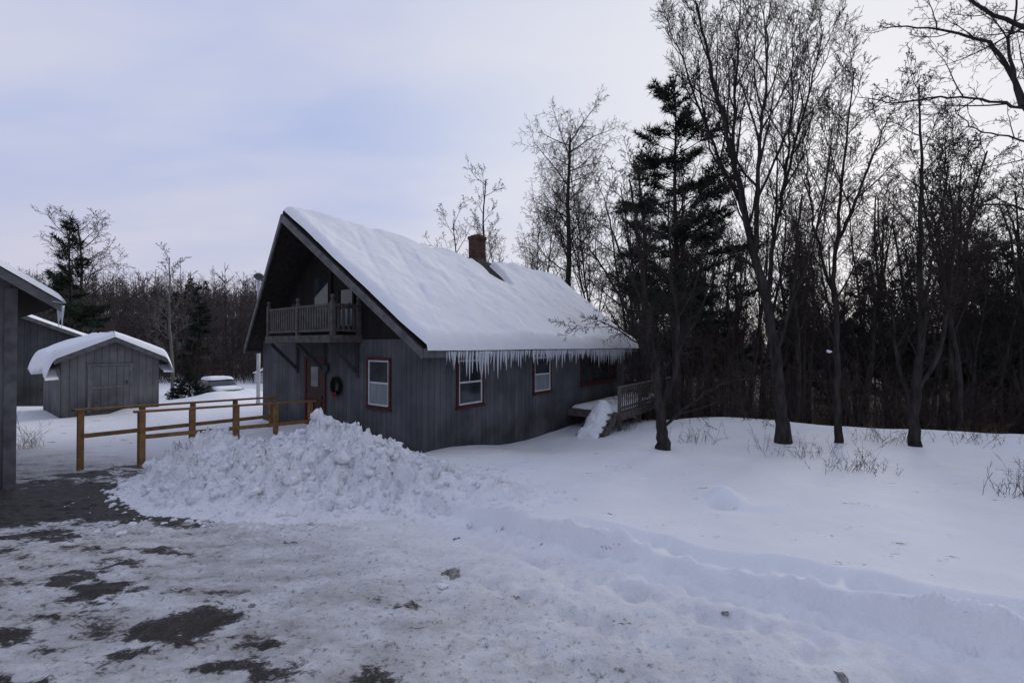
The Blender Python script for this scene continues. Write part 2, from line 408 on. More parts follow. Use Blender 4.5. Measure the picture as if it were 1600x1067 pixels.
def lump(rs, r, flat=.75, rough=.45, base=None):
    iv = ico_v if base is None else base
    o = rs.uniform(-50, 50, 3); out = []
    pl = rs.normal(0, 1, (7, 3)); pl /= np.linalg.norm(pl, axis=1, keepdims=True); cutd = rs.uniform(.5, .9, 7)
    for v in iv:
        dd = pl@v; s = 1.0
        for a_, c_ in zip(dd, cutd):
            if a_*s > c_: s = c_/a_
        n = mnoise.noise(Vector(v*1.5+o))*rough+mnoise.noise(Vector(v*4+o))*.2
        out.append(v*s*(1+n))
    out = np.array(out)*r*np.array([rs.uniform(.8, 1.4), rs.uniform(.8, 1.2), flat])
    a = rs.uniform(0, 6.28); c, s = math.cos(a), math.sin(a)
    return out@np.array([[c, s, 0], [-s, c, 0], [0, 0, 1]])
rs = np.random.RandomState(5)
LV = [PV]; base = len(PV); lf = []
for i in range(1200):
    while True:
        a, b_ = rs.randint(0, PX.shape[0]), rs.randint(0, PX.shape[1])
        h = H[a, b_]
        if rs.rand() < (.9 if h > .2 else (.7 if h > .03 else .10)) and h > .006: break
    r = float(np.clip(rs.lognormal(-3.4, .62), .012, .15))*(1 if h > .1 else .65)
    v = lump(rs, r, .8, .35, ico_v2)+np.array([PX[a, b_], PY[a, b_], max(PZ[a, b_], gz(PX[a, b_], PY[a, b_]))])
    LV.append(v); lf.append(ico_f2+base); base += len(v)
lf = np.concatenate(lf)
trif = np.concatenate([pf[:, [0, 1, 2]], pf[:, [0, 2, 3]], lf])
sm = np.ones(len(trif), bool)
SP = mk('snow_pile', np.concatenate(LV), trif, MT['pile'], None, sm)
tag(SP, 'large heap of plowed lumpy snow in front of the grey house', 'snow pile')

for px, py, r, lab, mt in ((708, 897, .085, 'large dirty brown lump of snow lying on the drive below the heap', 'dsnow'),
                       (718, 843, .07, 'grey gritty clod of snow just below the snow heap', 'dsnow'),
                       (1132, 956, .025, 'small dark clod on the tyre tracked snow at right', 'dsnow'),
                       (1312, 1056, .035, 'small tan clod at the bottom edge of the drive', 'dsnow'),
                       (690, 914, .04, 'small white clod beside the large brown lump', 'pile'),
                       (395, 945, .03, 'dark bit of ice beside the muddy patch in the left drive', 'dsnow')):
    x, y = pix(px, py)
    o = mk('snow_clod', lump(rs, r, .5, .7), ico_f, MT[mt], None, True); o.location = (x, y, gz(x, y)+r*.08)
    tag(o, lab, 'snow clod')

# ---------------------------------------------------------------- roof snow helper
def sheet(name, P, mat, parent):
    ny_, nx_ = P.shape[:2]
    i = np.arange(nx_*ny_).reshape(ny_, nx_)
    f = np.stack([i[:-1, :-1], i[:-1, 1:], i[1:, 1:], i[1:, :-1]], -1).reshape(-1, 4)
    return mk(name, P.reshape(-1, 3), f, mat, parent, True)
def rnd_edge(d, w=.16):
    q = np.clip(d/w, 0, 1); return np.sqrt(np.clip(q*(2-q), 0, 1))

# ---------------------------------------------------------------- house
house = empty('house', (C0[0], C0[1], 0), 'grey board sided house with steep snowy roof, icicles and a gable balcony', 'house', None, ANG)
W = 8.0; LEN = 12.0; ER = .45; EZ = 2.32; RZ = 5.86; SL = (RZ-EZ)/(4+ER)
def rz_under(x): return EZ+SL*(ER-x) if x > -4 else EZ+SL*(x+8+ER)
wt = rz_under(0)-.02; rt = RZ-.03
GZ = 2.66
m = MB()
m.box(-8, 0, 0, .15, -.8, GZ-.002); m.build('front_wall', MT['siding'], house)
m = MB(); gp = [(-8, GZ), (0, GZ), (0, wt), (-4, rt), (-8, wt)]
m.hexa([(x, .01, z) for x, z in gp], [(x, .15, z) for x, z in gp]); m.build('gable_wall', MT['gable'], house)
poly = [(-8, -.8), (0, -.8), (0, wt), (-4, rt), (-8, wt)]
m = MB(); m.hexa([(x, LEN-.15, z) for x, z in poly], [(x, LEN, z) for x, z in poly]); m.build('rear_wall', MT['siding'], house)
m = MB(); m.box(-.15, 0, .152, LEN-.152, -.8, wt-.01); m.build('side_wall', MT['siding'], house)
m = MB(); m.box(-8, -7.85, .152, LEN-.152, -.8, wt-.01); m.build('side_wall', MT['siding'], house)
m = MB(); m.box(-.02, .03, -.03, -.001, -.5, 2.4); m.box(.001, .03, 0, .09, -.5, 2.4); m.build('corner_board', MT['siding'], house)
FE, FR, BE, BR = -.38, -1.28, LEN+.35, LEN+.9
TH = .13
roofm = MB()
for sg in (1, -1):
    ex = ER if sg > 0 else -8-ER
    b = [(ex, FE, EZ), (ex, BE, EZ), (-4, BR, RZ), (-4, FR, RZ)]
    if sg < 0: b = b[::-1]
    roofm.hexa(b, [(x, y, z+TH) for x, y, z in b])
roof = roofm.build('roof', MT['roof'], house)
for sg in (1, -1):
    ex = ER if sg > 0 else -8-ER
    m = MB()
    p = [(ex, FE, EZ), (-4, FR, RZ)]
    lo, hi = -.10, TH-.03
    o_ = .045
    b = [(p[0][0], p[0][1]-.003, p[0][2]+lo), (p[1][0], p[1][1]-.003, p[1][2]+lo), (p[1][0], p[1][1]-.003, p[1][2]+hi), (p[0][0], p[0][1]-.003, p[0][2]+hi)]
    t = [(x, y-o_, z) for x, y, z in b]
    m.hexa(b, t); m.build('barge_board', MT['trim'], roof)
    m = MB()
    if sg > 0: m.box(ex+.003, ex+.045, FE, BE, EZ-.09, EZ+TH-.02)
    else: m.box(ex-.045, ex-.003, FE, BE, EZ-.09, EZ+TH-.02)
    m.build('fascia_board', MT['trim'], roof)
CHX, CHY = -3.74, 6.2
for sg in (1, -1):
    nt_, na = 170, 360
    t, a = np.meshgrid(np.linspace(-.012, 1.0, nt_), np.linspace(0, 1, na))
    tt = np.clip(t, 0, 1)
    yf = FE+(FR-FE)*tt; yb = BE+(BR-BE)*tt
    y = yf+.02+(yb-yf-.04)*a
    xr = ER+.07-(4+ER+.07)*t
    zz = EZ+TH+SL*(ER-xr)
    sl = 5.7
    de = np.minimum(np.minimum(t*sl+.07, y-yf), yb-y)
    pr = rnd_edge(de, .28)
    w = .03+.34*ss(1.6, 3.8, y)*(1-ss(7.2, 8.8, y))*(.5+.9*vnoise(y*.9, y*0, 5))
    rdg = rnd_edge((1-tt)*sl-w+.12*fbm(y*2, tt*9, 3, 6)+.12*(1-ss(0, 1.5, y)), .2)
    dc = np.hypot((xr-CHX-.35)*.70, y-CHY-.2)+.30*fbm(xr*2, y*2, 2, 12)
    ch = ss(.55, .80, dc) if sg > 0 else 1
    e1, q1, _, _ = voro(xr*1.2+.5*fbm(xr*2, y*2, 2, 8), y*.9, 17)
    bumps = .21*fbm(xr*.7, y*.8, 3, 71)+.11*fbm(xr*1.9, y*1.5, 3, 72)+.09*np.clip(.6-e1, 0, 1)*(q1-.3)
    dip = np.exp(-((((y+xr*.35) % 1.22)-.61)/.10)**2)*.024*ss(.3, .7, vnoise(xr*1.0, y*.9, 7))
    ev = .10*np.exp(-((t*sl)/.5)**2)
    thk = np.maximum(.06, .28+bumps-dip+ev)*pr*rdg*ch-.015*(1-ch*rdg)
    zz = zz+thk
    xr2 = xr if sg > 0 else -8-xr
    P = np.stack([xr2, y, zz], -1)
    if sg < 0: P = P[:, ::-1]
    sheet('roof_snow', P, MT['snow'], house)
m = MB(); m.box(CHX-.24, CHX+.24, CHY-.24, CHY+.24, 5.1, 6.70); m.box(CHX-.27, CHX+.27, CHY-.27, CHY+.27, 6.702, 6.83)
m.box(CHX-.19, CHX+.19, CHY-.19, CHY+.19, 6.832, 6.88)
ch = m.build('chimney', MT['brick'], roof)
m = MB(); m.box(CHX-.26, CHX+.27, CHY-.27, CHY+.27, 5.2, 5.93); m.build('flashing', MT['dmetal'], roof)
ri = random.Random(3)
def icicle(x, y, z, L, r):
    n = 6; prof = [(r, .03), (r*.85, -L*.12), (r*.62, -L*.38), (r*.36, -L*.7), (r*.08, -L)]
    m = MB(); m.lathe((x, y, z), prof, n)
    dx, dy = ri.uniform(-.02, .02), ri.uniform(-.02, .02)
    m.v = [(vx+dx*((z-vz)/L)**2, vy+dy*((z-vz)/L)**2, vz) for vx, vy, vz in m.v]
    return m
yy = .35
cnt = 0
while yy < 11.2 and cnt < 98:
    L = (.17+.48*ri.random()**1.4)*(.65+.65*float(vnoise(np.array([yy*.8]), np.array([0.]), 3)[0]))*(1 if yy > .8 else .6)
    icicle(ER+.075+ri.uniform(-.03, .015), yy, EZ+.02, L, .020+.030*L+ri.uniform(0, .010)).build('icicle', MT['ice'], roof, True); cnt += 1
    yy += ri.uniform(.06, .155)
m = MB()
for i in range(230):
    q = icicle(ER+.06+ri.uniform(-.02, .02), ri.uniform(.2, 11.6), EZ+.02, ri.uniform(.06, .34), ri.uniform(.009, .018))
    m.add(q.v, q.f)
o = m.build('small_icicles', MT['ice'], roof, True); o['kind'] = 'stuff'

FM = lambda a, d, z: (a, -d, z)
SM = lambda a, d, z: (d, a, z)
def window(mp, a0, a1, z0, z1, trim, bars=0, sash='white', lower='glass', name='window'):
    tw = .07
    m = MB()
    m.box(a0, a0+tw, .002, .045, z0, z1, mp); m.box(a1-tw, a1, .002, .045, z0, z1, mp)
    m.box(a0+tw, a1-tw, .002, .045, z1-tw, z1, mp); m.box(a0-.03, a1+.03, .002, .075, z0-.05, z0-.001, mp); m.box(a0+tw, a1-tw, .002, .042, z0, z0+tw*.7, mp)
    w = m.build(name, MT[trim], house)
    i0, i1, j0, j1 = a0+tw, a1-tw, z0+tw*.7, z1-tw
    sw = .042; mid = (j0+j1)/2
    m = MB()
    m.box(i0, i0+sw, .002, .03, j0, j1, mp); m.box(i1-sw, i1, .002, .03, j0, j1, mp)
    m.box(i0+sw, i1-sw, .002, .03, j0, j0+sw, mp); m.box(i0+sw, i1-sw, .002, .03, j1-sw, j1, mp)
    if bars == 0: m.box(i0+sw, i1-sw, .002, .034, mid-.022, mid+.022, mp)
    for b in range(bars):
        c = i0+(i1-i0)*(b+1)/(bars+1); m.box(c-.03, c+.03, .002, .034, j0+sw, j1-sw, mp)
    m.build('sash', MT[sash], w)
    if bars == 0:
        m = MB(); m.box(i0+sw, i1-sw, .002, .012, mid+.022, j1-sw, mp); m.build('pane', MT['glass'], w)
        m = MB(); m.box(i0+sw, i1-sw, .002, .012, j0+sw, mid-.022, mp); m.build('pane', MT[lower], w)
    else:
        for b in range(bars+1):
            c0 = i0+(i1-i0)*b/(bars+1)+.032; c1 = i0+(i1-i0)*(b+1)/(bars+1)-.032
            m = MB(); m.box(c0, c1, .002, .012, j0+sw, j1-sw, mp); m.build('pane', MT['glass'], w)
    return w
window(FM, -2.1, -1.12, .93, 2.2, 'red', lower='curtain')
window(SM, 1.12, 2.17, .93, 2.20, 'red')
window(SM, 4.58, 5.68, .98, 2.2, 'red', lower='curtain')
window(SM, 7.8, 11.15, 1.0, 2.15, 'red', bars=3, sash='red')
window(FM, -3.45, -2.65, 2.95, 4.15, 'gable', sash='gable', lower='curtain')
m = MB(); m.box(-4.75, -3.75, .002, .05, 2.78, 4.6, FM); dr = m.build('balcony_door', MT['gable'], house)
m = MB(); m.box(-4.6, -3.9, .052, .06, 3.3, 4.45, FM); m.build('pane', MT['glass'], dr)
m = MB(); m.box(-5.2, -5.1, .002, .05, .1, 2.17, FM); m.box(-4.15, -4.05, .002, .05, .1, 2.17, FM); m.box(-5.1, -4.15, .002, .05, 2.07, 2.17, FM)
m.build('door_frame', MT['red'], house)
m = MB(); m.box(-5.097, -4.153, .002, .03, .1, 2.067, FM)
for z0, z1 in ((.25, .9),):
    m.box(-5.0, -4.68, .03, .045, z0, z1, FM); m.box(-4.58, -4.25, .03, .045, z0, z1, FM)
dr = m.build('front_door', MT['door'], house)
m = MB(); m.box(-4.82, -4.43, .031, .038, 1.3, 1.88, FM); m.build('pane', MT['glass'], dr)
m = MB(); m.rod((-4.22, -.03, 1.0), (-4.22, -.09, 1.0), .03, .03); m.build('door_knob', MT['dmetal'], dr)
m = MB(); m.lathe((-3.92, -.10, 1.72), [(.03, 0), (.07, .03), (.08, .2), (.1, .22), (.02, .3)], 8); m.box(-3.96, -3.88, -.1, -.002, 1.78, 1.86); m.build('wall_lantern', MT['dmetal'], house)
# balcony
BX0, BX1, BP, BZ = -5.85, -2.36, .85, 2.76
m = MB(); m.box(BX0, BX1, -BP, -.003, BZ-.05, BZ)
m.box(BX0, BX1, -BP-.04, -BP-.001, BZ-.18, BZ+.01); m.box(BX1+.001, BX1+.04, -BP, -.003, BZ-.18, BZ+.01); m.box(BX0-.04, BX0-.001, -BP, -.003, BZ-.18, BZ+.01)
for i in range(7): x = BX0+.2+i*(BX1-BX0-.4)/6; m.box(x-.02, x+.02, -BP+.01, -.01, BZ-.17, BZ-.051)
bal = m.build('balcony', MT['rail'], house)
for x, y in ((BX0+.05, -BP+.05), (BX1-.05, -BP+.05), (BX0+.05, -.06), (BX1-.05, -.06), ((BX0+BX1)/2, -BP+.05)):
    m = MB(); m.box(x-.05, x+.05, y-.05, y+.05, BZ+.001, BZ+.86)
    m.lathe((x, y, BZ+.862), [(.055, 0), (.055, .03), (.03, .05), (.055, .09), (.06, .12), (.045, .16), (.01, .18)], 10)
    m.build('balcony_post', MT['rail'], bal)
m = MB()
for z in (BZ+.75, BZ+.10):
    for a, b in ((BX0+.102, (BX0+BX1)/2-.052), ((BX0+BX1)/2+.052, BX1-.102)): m.box(a, b, -BP+.02, -BP+.08, z, z+.06)
    for x in (BX0+.05, BX1-.05): m.box(x-.03, x+.03, -BP+.102, -.112, z, z+.06)
m.build('balcony_rail', MT['rail'], bal)
m = MB()
for i in range(25):
    x = BX0+.15+(BX1-BX0-.3)*(i+.5)/25
    if abs(x-(BX0+BX1)/2) < .07: continue
    m.box(x-.036, x+.036, -BP+.035, -BP+.06, BZ+.161, BZ+.749)
for x in (BX0+.05, BX1-.05):
    for i in range(4): y = -BP+.2+i*.15; m.box(x-.012, x+.012, y-.036, y+.036, BZ+.161, BZ+.749)
m.build('balcony_balusters', MT['rail'], bal)
for x in (BX0+.2, (BX0+BX1)/2, BX1-.15):
    m = MB(); m.bar((x, -.06, BZ-.95), (x, -BP+.05, BZ-.22), .09, .09); m.box(x-.05, x+.05, -.05, -.003, BZ-1.1, BZ-.2)
    m.build('balcony_bracket', MT['siding3'], bal)
# deck on the long side
DX, DY0, DY1, DZ = 1.95, 6.9, 12.6, .26
m = MB(); m.box(.003, DX, DY0, DY1, DZ-.05, DZ); m.box(DX+.001, DX+.04, DY0, DY1, DZ-.25, DZ+.005); m.box(.003, DX, DY0-.04, DY0-.001, DZ-.25, DZ+.005)
deck = m.build('side_deck', MT['drail'], house)
for y in (DY0+.06, DY0+1.9, DY0+3.8, DY1-.06):
    m = MB(); m.box(DX-.1, DX-.005, y-.048, y+.048, -1.8, DZ+.83); m.build('deck_post', MT['drail'], deck)
m = MB()
for z in (DZ+.72, DZ+.10): m.box(DX-.08, DX-.032, DY0+.11, DY1-.11, z, z+.07)
m.box(DX-.13, DX+.03, DY0, DY1, DZ+.832, DZ+.87)
m.build('deck_rail', MT['drail'], deck)
m = MB()
for i in range(30):
    y = DY0+.16+(DY1-DY0-.32)*(i+.5)/30; m.box(DX-.03, DX-.014, y-.034, y+.034, DZ-.02, DZ+.82)
m.build('deck_balusters', MT['drail'], deck)
# stairs with snow
m = MB()
for i in range(4):
    z = DZ-.02-.17*i; y1 = DY0-.05-.26*i
    m.box(.95, 1.8, y1-.26, y1-.002, z-.05, z)
for x in (.92, 1.82): m.bar((x, DY0-.05, DZ-.12), (x, DY0-1.15, DZ-.8), .05, .22)
st = m.build('deck_steps', MT['drail'], house)
yv = np.linspace(DY0-1.5, DY0+.02, 80); xv = np.linspace(.98, 1.72, 50)
SX, SY = np.meshgrid(xv, yv)
ed = np.minimum(np.minimum(SX-.98, 1.72-SX)+.06*fbm(SX*3, SY*5, 3, 3), SY-DY0+1.5)
frac = ((DY0-.05-SY)/.26) % 1
zz = DZ+.16-.17*((DY0-.05-SY)/.26-.4*np.sin(2*np.pi*frac)/(2*np.pi)*1.8-.4)+.36*rnd_edge(ed, .35)-.26+.30*fbm(SX*3, SY*3, 4, 5)
sheet('step_snow', np.stack([SX, SY, zz], -1), MT['snow'], st)
yv = np.linspace(DY0+.1, DY1-.1, 60); xv = np.linspace(.05, DX-.15, 20); SX, SY = np.meshgrid(xv, yv)
sheet('deck_snow', np.stack([SX, SY, DZ+.12*rnd_edge(np.minimum(np.minimum(SX-.05, DX-.15-SX), np.minimum(SY-DY0-.1, DY1-.1-SY)), .2)+.03*fbm(SX*3, SY*3, 2, 2)], -1), MT['snow'], deck)

# wreath
def tufts(base, dirs, ln, w, per, rs, spread=.55):
    n = len(base)
    B = np.repeat(base, per, 0); Dv = np.repeat(dirs, per, 0)+rs.normal(0, spread, (n*per, 3))
    Dv /= np.linalg.norm(Dv, axis=1, keepdims=True)+1e-6
    S = np.cross(Dv, rs.normal(0, 1, (n*per, 3))); S /= np.linalg.norm(S, axis=1, keepdims=True)+1e-6
    L = ln*rs.uniform(.6, 1.2, (n*per, 1))
    V = np.stack([B-S*w, B+S*w, B+Dv*L], 1).reshape(-1, 3)
    return V, np.arange(len(V)).reshape(-1, 3)
wr = empty('wreath', HL(-3.45, -.06, 1.38), 'round evergreen wreath with red bow hanging on the gable wall', 'wreath', None, ANG)
rs = np.random.RandomState(2)
aa = rs.uniform(0, 6.28, 500); rr = .2+rs.normal(0, .025, 500)
Bp = np.stack([rr*np.cos(aa), rs.normal(0, .02, 500), rr*np.sin(aa)], -1)
Dp = np.stack([np.cos(aa+1.2), rs.normal(-.3, .3, 500), np.sin(aa+1.2)], -1)
V, f = tufts(Bp, Dp, .08, .008, 5, rs); mk('greenery', V, f, MT['pine2'], wr)
m = MB()
for s in (-1, 1):
    m.hexa([(0, -.06, -.2), (s*.1, -.06, -.15), (s*.11, -.06, -.24)], [(0, -.09, -.2), (s*.1, -.08, -.15), (s*.11, -.08, -.24)])
    m.hexa([(0, -.06, -.2), (s*.03, -.06, -.36), (s*.08, -.06, -.35)], [(0, -.08, -.2), (s*.03, -.07, -.36), (s*.08, -.07, -.35)])
m.build('bow', MT['bow'], wr)

# ---------------------------------------------------------------- ramp with timber railings
rmp = empty('entrance_ramp', (C0[0], C0[1], 0), 'new yellow timber ramp railings leading to the red house door', 'ramp', None, ANG)
def loc_of(wx_, wy_):
    dx, dy = wx_-C0[0], wy_-C0[1]
    return (dx*.803-dy*.596, dx*.596+dy*.803)
s1 = loc_of(*at(127, 700, 9.0)[:2]); s2 = loc_of(*at(221, 700, 9.3)[:2])
def rail_run(p0, p1, nposts, z0, z1, doubles=()):
    q = []
    for i in range(nposts):
        t = i/(nposts-1); x = p0[0]+(p1[0]-p0[0])*t; y = p0[1]+(p1[1]-p0[1])*t; zt = z0+(z1-z0)*t
        wx_, wy_, _ = HL(x, y, 0); g = gz(wx_, wy_)
        m = MB(); m.box(x-.05, x+.05, y-.05, y+.05, min(g-.3, -.3), zt-.045)
        if i in doubles: m.box(x+.055, x+.15, y-.05, y+.05, min(g-.3, -.3), zt-.05)
        m.build('post', MT['tan'], rmp, bevel=.006); q.append((x, y, zt))
    a, b = q[0], q[-1]
    dx, dy = b[0]-a[0], b[1]-a[1]; l = math.hypot(dx, dy); ex, ey = dx/l*.12, dy/l*.12
    m = MB(); m.bar((a[0]-ex, a[1]-ey, a[2]-.02), (b[0]+ex, b[1]+ey, b[2]-.02), .15, .042); m.build('top_rail', MT['tan'], rmp, bevel=.004)
    m = MB(); m.bar((a[0]+dy/l*.07, a[1]-dx/l*.07, a[2]-.56), (b[0]+dy/l*.07, b[1]-dx/l*.07, b[2]-.56), .038, .09); m.build('mid_rail', MT['tan'], rmp, bevel=.004)
    return q
rail_run(s1, (-5.75, -.75), 5, 1.20, .98)
rail_run(s2, (-4.0, -.5), 5, 1.12, .98, (0,))
m = MB()
m.hexa([(-5.65, -1.6, -.2), (-4.1, -1.6, -.2), (-4.1, -.1, -.1), (-5.6, -.1, -.1)], [(-5.65, -1.6, -.04), (-4.1, -1.6, -.04), (-4.1, -.1, .08), (-5.6, -.1, .08)])
m.build('ramp_deck', MT['tan'], rmp)
SX, SY = np.meshgrid(np.linspace(-5.7, -4.05, 30), np.linspace(-1.7, -.1, 30))
sheet('ramp_snow', np.stack([SX, SY, -.06+.12*(SY+1.6)/1.5+.10+.05*fbm(SX*3, SY*3, 3, 4)], -1), MT['snow'], rmp)

# ---------------------------------------------------------------- outbuildings
def outbuilding(name, label, cat, org, w, l, hw, pitch, ox, oy, wm, snow, seed, zb=-.6, over=.1, droop=.0):
    e = empty(name, (org[0], org[1], 0), label, cat, None, ANG)
    sl = math.tan(pitch); rz = hw+sl*w/2
    m = MB(); pl = [(0, zb), (w, zb), (w, hw), (w/2, rz), (0, hw)]
    for x0, x1 in ((0, -.12), (-l+.12, -l)): m.hexa([(x0, y, z) for y, z in pl][::-1], [(x1, y, z) for y, z in pl][::-1])
    m.box(-l+.122, -.122, 0, .12, zb, hw); m.box(-l+.122, -.122, w-.12, w, zb, hw)
    m.build('wall', MT[wm], e)
    m = MB(); th = .09
    for sg in (0, 1):
        ye = -oy if sg == 0 else w+oy; ze = hw-sl*oy+.02
        b = [(ox, ye, ze), (ox, w/2, rz+.02), (-l-ox, w/2, rz+.02), (-l-ox, ye, ze)]
        if sg: b = b[::-1]
        m.hexa(b, [(x, y, z+th) for x, y, z in b])
    rf = m.build('roof', MT['roof'], e)
    for sg in (0, 1):
        ye = -oy if sg == 0 else w+oy; ze = hw-sl*oy+.02
        m = MB(); b = [(ox+.002, ye, ze-.1), (ox+.002, w/2, rz-.08), (ox+.002, w/2, rz+.09), (ox+.002, ye, ze+.07)]
        m.hexa(b, [(x+.04, y, z) for x, y, z in b]); m.build('barge_board', MT['trim'], rf)
    for sg in (0, 1):
        nr = 44; tq = np.linspace(0, 1, nr); t, a = np.meshgrid(tq, np.linspace(0, 1, 70))
        dp = droop*(1.0 if sg == 0 else .8)
        yv = -oy-over+(w/2+oy+over)*t; xv = ox+.06-(l+2*ox+.12)*a
        zv = rz+.02+th-sl*np.abs(w/2-yv)
        en = np.minimum(ox+.06-xv, xv+l+ox+.06)
        body = snow*(1+.9*fbm(xv*.9, yv*.9, 3, seed+sg))*(.75+.25*ss(0, .8, np.abs(w/2-yv)))
        ed = yv+oy+over
        zv = zv+rnd_edge(en, snow*1.2)*body*rnd_edge(ed+.02, snow*1.2)
        zv = zv-dp*np.clip(1-ed/.30, 0, 1)**2*(.7+.9*vnoise(xv*2, xv*0, seed))
        if sg: yv = w-yv
        P = np.stack([xv, yv, zv], -1)
        first = P[:, :1].copy(); under = first.copy(); under[:, :, 1] += (over+.12)*(1 if sg == 0 else -1); under[:, :, 2] += .02
        P = np.concatenate([under, P], 1)
        if sg: P = P[:, ::-1]
        sheet('roof_snow', P, MT['snow'], e)
    return e
shc = at(95, 648, 15.7)
shed = outbuilding('garden_shed', 'small weathered grey shed with thick snow cap and boarded door', 'shed', shc[:2], 2.85, 3.8, 2.0, math.radians(27), .22, .20, 'siding2', .27, 3, -1.2, .22, .40)
m = MB(); m.box(.002, .035, .78, 1.92, .05, 1.72); d_ = m.build('door', MT['siding2'], shed)
m = MB()
for y0, y1 in ((.71, .78), (1.92, 1.99)): m.box(.003, .05, y0, y1, .0, 1.73)
m.box(.003, .06, .68, 2.02, 1.731, 1.80)
m.box(.036, .05, .785, 1.915, .88, .94)
m.build('door_trim', MT['ltrim'], d_)
m = MB(); m.box(.053, .08, 1.80, 1.84, 1.0, 1.14); m.build('handle', MT['dmetal'], d_)
gc = at(24, 740, 7.65)
gw = 6.0
gar = outbuilding('garage', 'grey wooden garage corner with snowy overhanging roof at the left edge of the photo', 'garage',
                  (gc[0]-gw*.596, gc[1]-gw*.803), gw, 7, 3.55, math.radians(36), .45, .50, 'siding2', .16, 9, -.6, .06)
m = MB(); m.box(.002, .04, gw-.13, gw+.02, -.4, 3.5); m.build('corner_board', MT['trim'], gar)
for i in range(6):
    L = ri.uniform(.16, .38)
    icicle(.47-.09*i, gw+.52, 3.55-.36+.0, L, .026).build('icicle', MT['ice'], gar, True)
bc = at(150, 615, 23.5)
barn = outbuilding('barn', 'dark low barn with snow edged roof behind the small shed', 'barn', (bc[0]-7*.596, bc[1]-7*.803), 7, 9, 2.65, math.radians(25), .3, .3, 'siding3', .16, 15, -1.6)
wc = at(402, 610, 40)
outb = outbuilding('outbuilding', 'tiny pale outbuilding just visible left of the house wall', 'outbuilding', wc[:2], 2.0, .55, -.1, math.radians(25), .04, .04, 'pale', .07, 22, -3)

lx, ly, lz = at(404, 428, 22.5)
lamp = empty('yard_lamp', (lx, ly, gz(lx, ly)), 'pale metal yard lamp pole rising behind the left roof edge', 'lamp')
h_ = lz-gz(lx, ly)
m = MB(); m.lathe((0, 0, 0), [(.1, 0), (.09, .4), (.075, h_-.3)], 12); m.build('pole', MT['metal'], lamp, True)
m = MB(); m.lathe((0, 0, h_-.3), [(.12, 0), (.2, .08), (.24, .2), (.24, .24), (.12, .32), (.03, .36)], 14); m.build('lamp_head', MT['dmetal'], lamp, True)

# parked car, nose towards the drive, banked in with snow
cx, cy, cz = at(343, 628, 25.8)
cz = gz(cx, cy)-.12
car = empty('parked_car', (cx, cy, cz), 'dark green parked car half buried in snow beyond the shed', 'car', None, math.radians(-40))
pr = [(-1.9, .35), (1.85, .32), (1.92, .55), (1.8, .72), (.9, .85), (.3, .9), (-1.5, .92), (-1.92, .85), (-1.98, .6)]
m = MB(); m.hexa([(x, -.78, z) for x, z in pr], [(x, .78, z) for x, z in pr]); m.build('body', MT['green'], car, bevel=.06)
pr = [(.9, .86), (.25, 1.24), (-1.0, 1.26), (-1.6, .92)]
m = MB(); m.hexa([(x, -.70+(z-.85)*.25, z) for x, z in pr], [(x, .70-(z-.85)*.25, z) for x, z in pr]); m.build('windows', MT['glass'], car, bevel=.03)
for (x0, x1, z, hh) in ((-1.1, .35, 1.26, .16), (.9, 1.8, .83, .13), (-1.9, -1.55, .9, .1)):
    t, a = np.meshgrid(np.linspace(0, 1, 16), np.linspace(0, 1, 16))
    xv = x0+(x1-x0)*t; yv = -.65+1.3*a; de = np.minimum(np.minimum(xv-x0, x1-xv), np.minimum(yv+.65, .65-yv))
    sheet('car_snow', np.stack([xv, yv, z-.02-.08*(xv-x0 if z < 1 else 0*xv)+hh*rnd_edge(de, .2)+.03*fbm(xv*3, yv*3, 2, 4)], -1), MT['snow'], car)
for x in (-1.25, 1.25):
    for y in (-.79, .65):
        m = MB(); m.rod((x, y, .3), (x, y+.16, .3), .3, .3, 20); wv = m.build('wheel', MT['rubber'], car)
        m = MB(); m.rod((x, y-.005, .3), (x, y+.165, .3), .17, .17, 16); m.build('rim', MT['metal'], wv)
for y in (-.55, .55): m = MB(); m.box(1.84, 1.94, y-.15, y+.15, .55, .68); m.build('headlight', MT['metal'], car, bevel=.02)

# ---------------------------------------------------------------- trees
def segmesh(P0, P1, R0, R1, k):
    Dv = P1-P0; Dv = Dv/(np.linalg.norm(Dv, axis=1, keepdims=True)+1e-9)
    ref = np.where(np.abs(Dv[:, 2:3]) < .9, np.array([[0, 0, 1.]]), np.array([[1., 0, 0]]))
    U = np.cross(Dv, ref); U /= np.linalg.norm(U, axis=1, keepdims=True)+1e-9
    Vv = np.cross(Dv, U)
    an = np.arange(k)*2*np.pi/k
    ring = np.cos(an)[None, :, None]*U[:, None]+np.sin(an)[None, :, None]*Vv[:, None]
    v = np.concatenate([P0[:, None]+R0[:, None, None]*ring, P1[:, None]+R1[:, None, None]*ring], 1)
    n = len(P0); b = (np.arange(n)*2*k)[:, None]; i = np.arange(k)[None]; j = (np.arange(k)+1)[None] % k
    f = np.stack([b+i, b+j, b+k+j, b+k+i], -1).reshape(-1, 4)
    return v.reshape(-1, 3), f
def cat(lst):
    V = []; Fs = []; b = 0
    for v, f in lst: V.append(v); Fs.append(f+b); b += len(v)
    return np.concatenate(V), np.concatenate(Fs)
